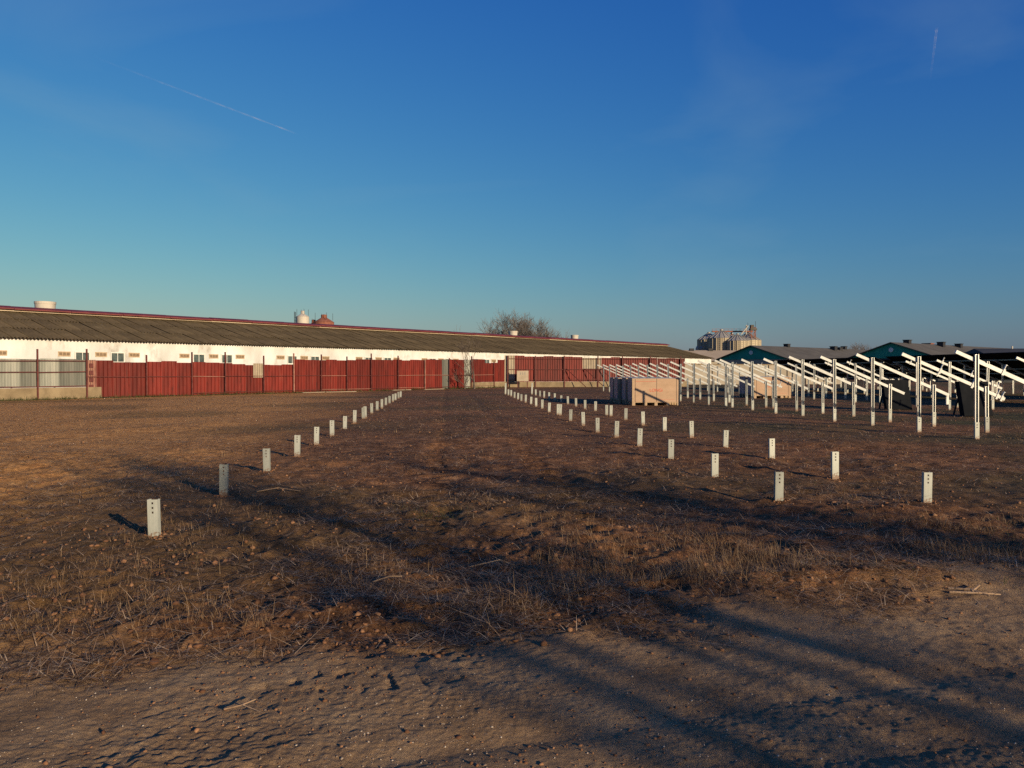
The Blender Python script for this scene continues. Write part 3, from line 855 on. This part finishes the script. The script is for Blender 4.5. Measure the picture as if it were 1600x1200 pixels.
POST_H = .385
post_me = c_section(POST_H, -.35).mesh('stub_post', M['galv'])
tall_stub_me = c_section(.78, -.35).mesh('stub_post', M['galv'])
rp_ = random.Random(4)
def stub(c, d, label, group, me_=post_me, dz=0., web=0.):
    x, y = row(c, d)
    z = ground_z(x, y)
    o = inst('stub_post', me_, None, (x + rp_.uniform(-.015, .015), y, z * .6 + dz + rp_.uniform(-.03, .03)), (rp_.uniform(-.03, .03), rp_.uniform(-.035, .035), ROW_ROT * .5 + web + rp_.uniform(-.06, .06)))
    return tag(o, label, 'post', group)
left_d = [7.37, 9.67, 11.98, 14.35, 16.6, 18.9, 21.2, 23.5, 25.9, 26.6] + [28.9 + 2.25 * k for k in range(9)]
for k, d in enumerate(left_d):
    stub(-2.82, d, '%s galvanised stub post from the camera in the left row' % ORD[k], 'stub posts of the left row', web=.0 if k != 1 else .12)
right_d = [9.3 + 2.25 * k for k in range(9)] + [28.0 + 2.25 * k for k in range(12)]
for k, d in enumerate(right_d):
    last = k == len(right_d) - 1
    stub(4.05, d, ('tall galvanised post at the far end of the middle row' if last else '%s galvanised stub post from the camera in the middle row' % ORD[k]), 'stub posts of the middle row', tall_stub_me if last else post_me)
for k, d in enumerate(right_d):
    last = k == len(right_d) - 1
    stub(5.85, d, ('tall galvanised post at the far end of the right stub row' if last else '%s galvanised stub post from the camera in the right stub row' % ORD[k]), 'stub posts of the right row', tall_stub_me if last else post_me)

# rack frame: tall leg, short leg, sloping rafter (local x across the row, high side left)
SLOPE = .445
def rafter_z(x): return 1.86 - SLOPE * x
stub2_me = c_section(.40, -.35, holes=False).mesh('driven_post', M['galv'])
def sleeve_mesh(z0, z1):
    bb = c_section(z1, z0, w=.085, dpt=.05, lip=.015, holes=False)
    for v in range(len(bb.v)):
        x, y, z = bb.v[v]; bb.v[v] = (x, .062 - y, z)
    return bb.mesh('sleeve', M['galv_bright'])
tall_sleeve = sleeve_mesh(.22, 1.99)
short_sleeve = sleeve_mesh(.22, 1.20)
bolt_b = MB()
for z in (.28, .34): bolt_b.tube((0, -.012, z), (0, .004, z), .012, n=6)
bolt_me = bolt_b.mesh('bolt', M['hole'])
ra = MB()
x0, x1 = -.48, 2.22
ra.bar((x0, .075, rafter_z(x0)), (x1, .075, rafter_z(x1)), .05, .082, up=(0, 0, 1))
rafter_me = ra.mesh('rafter', M['rafter'])
def clip_mesh():
    bb = MB()
    ax = Vector((1, 0, -SLOPE)).normalized(); up = Vector((SLOPE, 0, 1)).normalized()
    c = Vector((0, .075, 0))
    bb.bar(c + up * .05, c + up * .20, .05, .012, up=ax)
    bb.bar(c + up * .19 + ax * .03, c + up * .19 - ax * .01, .05, .012, up=up)
    bb.bar(c + Vector((0, -.035, 0)) - up * .07, c + Vector((0, -.035, 0)) + up * .08, .012, .05, up=ax)
    return bb.mesh('purlin_clip', M['rafter'])
clip_me = clip_mesh()
drop_b = MB(); drop_b.box(-.035, .035, .05, .10, -.27, -.03); drop_me = drop_b.mesh('end_bracket', M['rafter'])
plate_me = MB().box(-.09, .10, -.01, .10, 0, .012).mesh('cap_plate', M['rafter'])
rk = random.Random(8)
def frame(c, d, label, group, clips=None, drop=False):
    x, y = row(c, d)
    z = ground_z(x, y) * .5
    e = empty('rack_frame', (x, y, z), rk.uniform(-.012, .012) + .0)
    tag(e, label, 'rack frame', group)
    sx = 1.78
    for px_, sl in ((0, tall_sleeve), (sx, short_sleeve)):
        leg = inst('leg', stub2_me, e, (px_, 0, 0), (rk.uniform(-.01, .01), rk.uniform(-.012, .012), 0))
        inst('sleeve', sl, leg); inst('bolt', bolt_me, leg)
    dz = rk.uniform(-.03, .03); tl = rk.uniform(-.012, .012)
    inst('rafter', rafter_me, e, (rk.uniform(-.06, .05), 0, dz), (0, tl, 0))
    for cx in (clips or ()):
        inst('purlin_clip', clip_me, e, (cx, 0, rafter_z(cx) + dz))
    if drop: inst('end_bracket', drop_me, e, (2.19, 0, rafter_z(2.2) + dz))
    return e
d1 = [17.97 + 2.2 * k for k in range(8)] + [34.15 + 2.22 * k for k in range(13)]
for k, d in enumerate(d1):
    cl = {0: (.62, 1.5, 2.1), 1: (.55, 1.4, 2.05, 2.17), 2: (), 3: ()}.get(k, tuple(x for x in (.5, 2.05) if rk.random() < .18))
    frame(12.43, d, '%s steel rafter frame from the camera in the left rack row' % ORD[k], 'rack frames of the left rack row', cl, k == 2)
d2 = [25.2 + 2.2 * k for k in range(5)] + [36.9 + 2.22 * k for k in range(12)]
for k, d in enumerate(d2):
    frame(20.85, d, '%s steel rafter frame from the camera in the second rack row' % ORD[k], 'rack frames of the second rack row', tuple(x for x in (-.3, .9, 2.0) if rk.random() < .6))

# third rack row: finished table carrying dark modules, seen from behind
def solar_table(c, da, db, label, nleg=7):
    x0, y0 = row(c, da)
    e = empty('solar_table', (x0, y0, 0), ROW_ROT)
    tag(e, label, 'solar table', 'finished solar tables on the right')
    Ln = db - da
    tl = math.atan(SLOPE)
    for k in range(nleg):
        y = .6 + k * (Ln - 1.2) / (nleg - 1)
        for lx, h in ((0, 1.98), (1.9, 1.15)):
            inst('leg', tall_sleeve if h > 1.5 else short_sleeve, e, (lx, y, 0)); inst('leg_foot', stub2_me, e, (lx, y, 0))
        inst('rafter', rafter_me, e, (0, y, .1))
    for px_ in (-.3, .75, 1.3, 2.1):
        MB().bar((px_, 0, rafter_z(px_) + .19), (px_, Ln, rafter_z(px_) + .19), .05, .06).obj('purlin', M['galv'], e)
    n = int(Ln / 1.15)
    ml = 1.72
    mod = MB().box(0, ml, 0, 1.12, 0, .035).mesh('module', M['panel_back'])
    gl = MB().box(.02, ml - .02, .02, 1.10, .0355, .0375).mesh('module_glass', M['panel_glass'])
    for k in range(n):
        for q in (0, 1):
            xx = -.95 + q * (ml + .02) * math.cos(tl)
            o = inst('module', mod, e, (xx, k * 1.15 + .02, rafter_z(xx) + .24), (0, tl, 0))
            inst('module_glass', gl, o)
    return e
solar_table(29.3, 28, 50, 'nearer finished table of dark solar modules right of the open racks', 8)
solar_table(29.3, 51, 68, 'farther finished table of dark solar modules behind the open racks', 8)
solar_table(37.8, 36, 68, 'rearmost finished table of dark solar modules at the right edge', 10)

# loose module stacks leaning between the racks
def lean_stack(x, y, rotz, n, label):
    e = empty('module_stack', (x, y, ground_z(x, y) * .5), rotz); tag(e, label, 'solar modules', 'module stacks between the racks')
    for k in range(n):
        o = MB().box(-.55, .55, -.018, .018, 0, 1.25).obj('module', M['panel_back'], e)
        o.location = (0, k * .05, .02); o.rotation_euler = (R(-14), 0, 0)
        MB().box(-.52, .52, .0185, .0205, .03, 1.22).obj('module_glass', M['panel_glass'], o)
    MB().bar((-.5, .62, .03), (-.4, .34, 1.15), .05, .05).bar((.5, .62, .03), (.4, .34, 1.15), .05, .05).obj('prop', M['dark'], e)
    return e
lean_stack(16.6, 27.3, .12, 5, 'dark solar modules leaning on a prop behind the nearest rack frame')
lean_stack(15.9, 31.5, .1, 4, 'dark solar modules leaning behind the third rack frame')

# ------------------------------------------------------------------ pallets of modules
W_, D_, H_ = 2.22, 1.13, 1.2
LET = bpy.data.curves.new('lettering', 'FONT'); LET.body = 'LONGi'; LET.size = .20; LET.align_x = 'CENTER'; LET.extrude = .002
tmp = bpy.data.objects.new('lettering', LET); COL.objects.link(tmp)
dg = bpy.context.evaluated_depsgraph_get()
let_me = bpy.data.meshes.new_from_object(tmp.evaluated_get(dg)); let_me.name = 'lettering'
let_me.materials.clear(); let_me.materials.append(M['card_red'])
bpy.data.objects.remove(tmp)
box_me = MB().box(0, W_, 0, D_, .125, .125 + H_ - .12).mesh('carton', M['card'])
def bent_cover():
    bb = MB()
    bb.box(-.015, W_ + .015, -.012, D_ + .015, .125 + H_ - .118, .125 + H_ - .09)
    return bb
side_b = MB().box(-.016, -.004, .06, D_ - .03, .2, H_ - .02)
cover_me = bent_cover().mesh('top_cover', M['wrap'])
side_me = side_b.mesh('side_wrap', M['wrap'])
pal = MB()
for yy in (.0, D_ / 2 - .06, D_ - .12): pal.box(.0, W_, yy, yy + .12, .095, .122)
for xx in (0.0, W_ / 2 - .07, W_ - .14, W_ * .25, W_ * .72):
    for yy in (.0, D_ / 2 - .06, D_ - .12): pal.box(xx, xx + .14, yy + .002, yy + .118, -.06, .094)
pal_me = pal.mesh('pallet', M['pallet'])
strap_b = MB()
strap_b.box(0, .016, -.004, -.001, .13, H_)
strap_me = strap_b.mesh('strap', M['dark'])
flap_b = MB().box(.16, 1.12, -.003, -.0005, H_ - .13, H_ - .118).box(1.25, 1.95, -.003, -.0005, .24, .247)
flap_me = flap_b.mesh('carton_line', M['card_red'])
corner_b = MB()
corner_b.box(0, .074, -.006, -.0015, .13, H_ - .01)
corner_me = corner_b.mesh('corner_guard', M['pallet'])
def pallet_crate(x, y, rotz, label, group, text=True):
    e = empty('pallet_crate', (x, y, ground_z(x, y) * .3 + .05), rotz); tag(e, label, 'crate', group)
    cb = inst('carton', box_me, e)
    inst('top_cover', cover_me, e); inst('side_wrap', side_me, e); inst('side_wrap', side_me, e, (W_ + .02, 0, 0)); inst('pallet', pal_me, e)
    [inst('strap', strap_me, e, (q, 0, 0)) for q in (.13, 1.13, 2.05)]; [inst('corner_guard', corner_me, e, (q, 0, 0)) for q in (-.004, W_ - .07)]
    if text:
        inst('lettering', let_me, cb, (W_ * .5, -.0025, .60), (R(90), 0, 0)); inst('carton_line', flap_me, cb)
    return e
for k in range(4):
    y = 35.5 + k * 1.36
    pallet_crate(5.56 - .085 * (y - 35.5) + (0, .03, -.05, .02)[k], y, ROW_ROT * .3, ['front cardboard pallet crate with red lettering facing the camera', 'second pallet crate in the line behind the lettered front crate', 'third pallet crate in the line, next to last', 'rearmost grey wrapped pallet crate at the end of the line'][k], 'pallet crates beside the stub rows')
for k in range(2):
    y = 45.5 + k * 1.3
    pallet_crate(14.35 - .09 * (y - 45.5), y, .04, ['cardboard pallet crate standing between the two rack rows', 'pallet crate behind the one between the rack rows'][k], 'pallet crates between the racks')

# ------------------------------------------------------------------ scatter: straw, grass, clods, stones
def sample_front(n, rmin, rmax, p=.5, a=36):
    """points in front of the camera; mix of uniform-in-picture and uniform-in-area"""
    u = rng.random(n)
    inv = 1 / (1 / rmin + u * (1 / rmax - 1 / rmin))
    ar = np.sqrt(rmin ** 2 + u * (rmax ** 2 - rmin ** 2))
    r = np.where(rng.random(n) < p, inv, ar)
    t = rng.uniform(R(-a), R(a), n)
    return r * np.sin(t), r * np.cos(t), r

def blades(name, x, y, z, ln, wd, yaw, pitch, bend, mat, seg=2):
    """each blade: seg quads-as-strip, curved; returns mesh"""
    n = len(x)
    V = np.zeros((n, (seg + 1) * 2, 3), np.float32)
    px, py, pz = x.copy(), y.copy(), z.copy()
    side = np.stack([-np.sin(yaw), np.cos(yaw)], 1)
    for k in range(seg + 1):
        w = wd * (1 - .8 * k / seg) * .5
        V[:, 2 * k] = np.stack([px - side[:, 0] * w, py - side[:, 1] * w, pz], 1)
        V[:, 2 * k + 1] = np.stack([px + side[:, 0] * w, py + side[:, 1] * w, pz], 1)
        a = pitch - bend * k / seg
        st = ln / seg
        px = px + np.cos(yaw) * np.cos(a) * st; py = py + np.sin(yaw) * np.cos(a) * st; pz = pz + np.sin(a) * st
    b = (np.arange(n) * (seg + 1) * 2)[:, None]
    F = np.concatenate([np.stack([b[:, 0] + 2 * k, b[:, 0] + 2 * k + 1, b[:, 0] + 2 * k + 3, b[:, 0] + 2 * k + 2], 1) for k in range(seg)])
    return np_mesh(name, V.reshape(-1, 3), F, mat)

M['straw'] = island_material('straw_litter', [(.035, .018, .009), (.085, .044, .022), (.17, .098, .052), (.30, .19, .105), (.56, .41, .25)])
M['drygrass'] = island_material('dry_grass', [(.10, .055, .03), (.19, .11, .055), (.30, .19, .10), (.38, .27, .16)], trans=.25)
M['greengrass'] = island_material('green_grass', [(.03, .045, .012), (.06, .08, .022), (.10, .10, .035), (.15, .13, .06)], trans=.25)
M['clod'] = island_material('soil_clods', [(.09, .042, .022), (.14, .068, .034), (.20, .10, .05), (.26, .14, .072)])
M['pebble'] = island_material('track_pebbles', [(.18, .13, .09), (.24, .18, .13), (.30, .24, .18), (.46, .39, .31)])

# straw litter lying over the field
x, y, r = sample_front(215000, 4.4, 50, .8)
dens = .14 + .9 * sstep(-.15, .5, gnoise(x * .45, y * .45) + .6 * gnoise(x * 1.7, y * 1.7))
keep = (rng.random(len(x)) < dens * (1 - road_mask(x, y)) )
x, y, r = x[keep], y[keep], r[keep]
n = len(x)
z = terrain(x, y) + .006 + rng.random(n) * .012
ln = rng.uniform(.04, .20, n) * (1 + (rng.random(n) < .10) * .8)
wd = np.maximum(rng.uniform(.0025, .006, n), r * rng.uniform(.0003, .0008, n))
o = inst('straw_litter', blades('straw_litter', x, y, z, ln, wd, rng.uniform(0, 2 * PI, n), rng.uniform(-.02, .32, n), rng.uniform(0, .6, n), M['straw']))
tag(o, 'dry straw litter strewn over the brown field', 'straw', kind='stuff')

def tufts(name, cx, cy, per, hmin, hmax, wd, rad, mat, label, cat, lay=1.0):
    n = len(cx) * per
    bx = np.repeat(cx, per) + rng.normal(0, rad, n); by = np.repeat(cy, per) + rng.normal(0, rad, n)
    sc_ = np.repeat(rng.uniform(.5, 1.25, len(cx)), per)
    r = np.hypot(bx, by)
    z = terrain(bx, by) - .01
    o = inst(name, blades(name, bx, by, z, rng.uniform(hmin, hmax, n) * sc_, np.maximum(wd * rng.uniform(.6, 1.3, n), r * .0004), rng.uniform(0, 2 * PI, n), rng.uniform(.1, 1.45, n), rng.uniform(0, 2.0, n) * lay, mat, 3))
    return tag(o, label, cat, kind='stuff')
# dry tufts where the track meets the field (thickest centre right) and across the field
x = rng.uniform(-6.5, 8, 7000); e_ = 4.75 + .22 * x + .05 * np.maximum(x, 0)
y = e_ + .15 + np.abs(rng.normal(.55, .75, len(x))) + .5 * (x > 0) * rng.random(len(x))
w = sstep(-.25, .35, gnoise(x * .9 + 2, y * .9)) * (.25 + .75 * sstep(-.8, .8, x))
k_ = rng.random(len(x)) < w
tufts('dry_grass', x[k_], y[k_], 16, .05, .17, .003, .06, M['drygrass'], 'dry tan grass tufts along the edge of the track', 'grass')
x, y, r = sample_front(5200, 6.0, 40, .8)
w = sstep(.0, .45, gnoise(x * .5 + 8, y * .5)) * (1 - road_mask(x, y))
k_ = rng.random(len(x)) < w
tufts('field_grass', x[k_], y[k_], 9, .04, .13, .0035, .05, M['drygrass'], 'sparse dry grass scattered across the field', 'grass')
x, y, r = sample_front(9000, 5.6, 34, .75)
w = sstep(.5, 5, x - .05 * y) * sstep(-.1, .4, gnoise(x * .6 + 1, y * .6 + 4)) * (1 - road_mask(x, y)) * .8
w = np.maximum(w, ((x + .75) ** 2 + (y - 8.6) ** 2 < .12) * 1.)
k_ = rng.random(len(x)) < w
tufts('green_grass', x[k_], y[k_], 8, .025, .09, .004, .05, M['greengrass'], 'low green grass growing through the right of the field', 'grass')
tufts('green_tuft', -.95 + rng.normal(0, .16, 46), 8.65 + rng.normal(0, .22, 46), 9, .03, .10, .005, .04, M['greengrass'], 'small patch of fresh green grass in the middle of the brown field', 'grass')
# grass strip at the foot of the red fence
s_ = rng.uniform(-16, 39, 1500)
off = np.abs(rng.normal(.25, .35, len(s_))) + .15
fx = -24.8 + FU.x * s_ + FU.y * off; fy = 45.7 + FU.y * s_ - FU.x * off
k_ = rng.random(len(s_)) < np.where(s_ < 16, .9, .45)
tufts('fence_grass', fx[k_], fy[k_], 9, .10, .30, .008, .12, M['greengrass'], 'green weeds along the foot of the red fence', 'grass')

# clods and pebbles
ico = bpy.data.meshes.new('tmp_ico')
import bmesh
bm = bmesh.new(); bmesh.ops.create_icosphere(bm, subdivisions=1, radius=1.0)
IV = np.array([v.co[:] for v in bm.verts]); IF = np.array([[v.index for v in f.verts] for f in bm.faces]); bm.free()
bpy.data.meshes.remove(ico)
def lumps(name, x, y, size, mat, label, cat, sink=.3, flat=.7):
    n = len(x)
    sc3 = rng.uniform(.6, 1.3, (n, 1, 3)) * size[:, None, None]
    sc3[:, :, 2] *= flat
    V = IV[None] * (1 + rng.uniform(-.45, .4, (n, len(IV), 1))) * sc3
    a = rng.uniform(0, 2 * PI, n); c, s = np.cos(a), np.sin(a)
    X = V[..., 0] * c[:, None] - V[..., 1] * s[:, None]; Y = V[..., 0] * s[:, None] + V[..., 1] * c[:, None]
    Z = V[..., 2] + (terrain(x, y) + size * flat * (1 - 2 * sink) * .6)[:, None]
    P = np.stack([X + x[:, None], Y + y[:, None], Z], -1).reshape(-1, 3)
    F = (IF[None] + (np.arange(n) * len(IV))[:, None, None]).reshape(-1, 3)
    return tag(inst(name, np_mesh(name, P, F, mat)), label, cat, kind='stuff')
x, y, r = sample_front(9000, 4.3, 40, .6)
k_ = rng.random(len(x)) < (1 - road_mask(x, y)) * (.3 + .7 * sstep(-.2, .3, gnoise(x * .8, y * .8 + 3)))
x, y, r = x[k_], y[k_], r[k_]
lumps('soil_clods', x, y, np.minimum(np.exp(rng.normal(-4.45, .45, len(x))), .026) * (1 + r * .008), M['clod'], 'crumbled brown soil clods in the field', 'soil')
x, y, r = sample_front(7000, 2.2, 9.0, .7)
k_ = rng.random(len(x)) < road_mask(x, y) * (.25 + .75 * sstep(-.2, .4, gnoise(x * 1.1 + 9, y * 1.1)))
x, y = x[k_], y[k_]
lumps('track_pebbles', x, y, np.minimum(np.exp(rng.normal(-5.8, .40, len(x))), .007), M['pebble'], 'small pale pebbles on the dirt track', 'gravel', .35)
x, y, r = sample_front(7000, 2.3, 7.0, .7)
k_ = rng.random(len(x)) < (.1 + road_mask(x, y) * (.12 + sstep(.0, .4, gnoise(x * .9 + 3, y * .9 + 1))))
x, y = x[k_], y[k_]
lumps('track_crumbs', x, y, np.minimum(np.exp(rng.normal(-5.4, .5, len(x))), .013), M['clod'], 'dark soil crumbs on the dirt track', 'soil', .35)

# soil pushed up round the feet of the nearer posts
px_l, py_l, ps_l = [], [], []
for c_, dl in ((-2.82, left_d), (4.05, right_d), (5.85, right_d)):
    for d in dl[:9]:
        x_, y_ = row(c_, d)
        for q in range(34):
            a_ = rng.uniform(0, 2 * PI); rr_ = .06 + abs(rng.normal(0, .055))
            px_l.append(x_ + math.cos(a_) * rr_); py_l.append(y_ + .025 + math.sin(a_) * rr_ * .9); ps_l.append(rng.uniform(.007, .020))
lumps('post_soil', np.array(px_l), np.array(py_l), np.array(ps_l), M['clod'], 'loose crumbled soil round the feet of the stub posts', 'soil', .3)

# a few sticks on the ground
def stick(pts, r0, label):
    x0, y0 = pts[0][0][:2]
    e = MB()
    base = ground_z(x0, y0)
    for path in pts:
        for k in range(len(path) - 1):
            a, b_ = path[k], path[k + 1]
            za, zb = ground_z(a[0], a[1]) + .012 + a[2], ground_z(b_[0], b_[1]) + .012 + b_[2]
            e.tube((a[0] - x0, a[1] - y0, za - base), (b_[0] - x0, b_[1] - y0, zb - base), r0 * (1 - .25 * k), r0 * (1 - .25 * (k + 1)), n=6)
    o = e.obj('stick', M['stick'])
    o.location = (x0, y0, base)
    return tag(o, label, 'stick', 'dry sticks on the ground')
stick([[(3.10, 5.42, 0), (3.28, 5.38, .01), (3.45, 5.40, .0)], [(3.14, 5.50, 0), (3.26, 5.44, .02), (3.34, 5.35, .01)], [(3.26, 5.42, .01), (3.36, 5.50, .03)]], .010, 'forked dry stick lying on the dirt track at the right')
stick([[(-1.36, 3.60, 0), (-1.28, 3.62, .015), (-1.20, 3.58, .005), (-1.16, 3.55, 0)], [(-1.28, 3.62, .015), (-1.23, 3.66, .02)]], .004, 'dry twig on the dirt track at the lower left')
stick([[(-1.05, 5.78, .02), (-.93, 5.82, .05), (-.85, 5.9, .05)]], .006, 'pale dry stalk lying at the edge of the track')
stick([[(-3.3, 9.9, 0), (-3.05, 10.0, .03), (-2.75, 9.95, .0)]], .007, 'dry stalk lying right of the second stub post in the left row')
stick([[(-.35, 6.3, .02), (-.1, 6.36, .05), (.02, 6.34, .03)]], .005, 'short reddish stalk on the dark field edge near the middle')

# planks lying by the fence
for k, (s, off, ln_, a) in enumerate(((15.0, 1.3, 2.4, .1), (17.2, 1.6, 2.6, -.15), (24.0, 1.1, 2.2, .05), (27.6, 1.4, 2.8, .12))):
    px_ = -24.8 + FU.x * s + FU.y * off; py_ = 45.7 + FU.y * s - FU.x * off
    o = MB().box(-ln_ / 2, ln_ / 2, -.07, .07, .02, .06).obj('plank', M['cream'])
    o.location = (px_, py_, ground_z(px_, py_)); o.rotation_euler = (0, 0, math.atan2(FU.y, FU.x) + a)
    tag(o, '%s pale plank lying on the grass before the red fence, counted from the left' % ['first', 'second', 'third', 'fourth'][k], 'plank', 'planks by the fence')

# ------------------------------------------------------------------ vapour trails
def contrail(a, b_, ra, rb, dens, label):
    m = bpy.data.materials.new('ice_cloud'); m.use_nodes = True
    N = m.node_tree.nodes; L = m.node_tree.links
    N.remove(N['Principled BSDF'])
    df = N.new('ShaderNodeBsdfDiffuse'); df.inputs[0].default_value = (.9, .9, .9, 1)
    tl = N.new('ShaderNodeBsdfTranslucent'); tl.inputs[0].default_value = (.9, .9, .9, 1)
    mx0 = N.new('ShaderNodeMixShader'); L.new(df.outputs[0], mx0.inputs[1]); L.new(tl.outputs[0], mx0.inputs[2])
    tr = N.new('ShaderNodeBsdfTransparent')
    at_ = N.new('ShaderNodeAttribute'); at_.attribute_name = 'trail'
    mx = N.new('ShaderNodeMixShader'); L.new(at_.outputs['Fac'], mx.inputs[0]); L.new(tr.outputs[0], mx.inputs[1]); L.new(mx0.outputs[0], mx.inputs[2])
    L.new(mx.outputs[0], N['Material Output'].inputs[0])
    a = Vector(a); b_ = Vector(b_); d = (b_ - a).normalized()
    u = Vector((0, 0, 1)); xx = d.cross(u).normalized(); yy = xx.cross(d)
    n, k = 60, 8
    vs = []; fs = []; den = []
    rr = random.Random(2)
    for i in range(n + 1):
        t = i / n
        r_ = (ra + (rb - ra) * t) * rr.uniform(.8, 1.2)
        c = a.lerp(b_, t)
        for j in range(k):
            w = 2 * PI * j / k
            vs.append(c + (xx * math.cos(w) + yy * math.sin(w)) * r_)
            den.append(dens * 1.1 * (t ** 1.1) * (.35 + .9 * abs(math.sin(i * .37) * math.cos(i * .9 + 1))) * rr.uniform(.6, 1.3) * min(1, (1 - t) * 12))
    for i in range(n):
        for j in range(k):
            fs.append((i * k + j, i * k + (j + 1) % k, (i + 1) * k + (j + 1) % k, (i + 1) * k + j))
    me = mesh('contrail', vs, fs, m, True)
    at2 = me.attributes.new('trail', 'FLOAT', 'POINT'); at2.data.foreach_set('value', den)
    o = inst('contrail', me)
    return tag(o, label, 'contrail', kind='stuff')
DD = 9000
def skyp(px, py): return ((px - 800) / 1200 * DD, DD, CAM_H + (580 - py) / 1200 * DD)
contrail(skyp(150, 92), skyp(468, 212), 13, 8, .10, 'thin white vapour trail slanting across the upper left sky')
contrail(skyp(1449, 130), skyp(1459, 46), 9, 14, .085, 'short faint vapour trail high in the right sky')
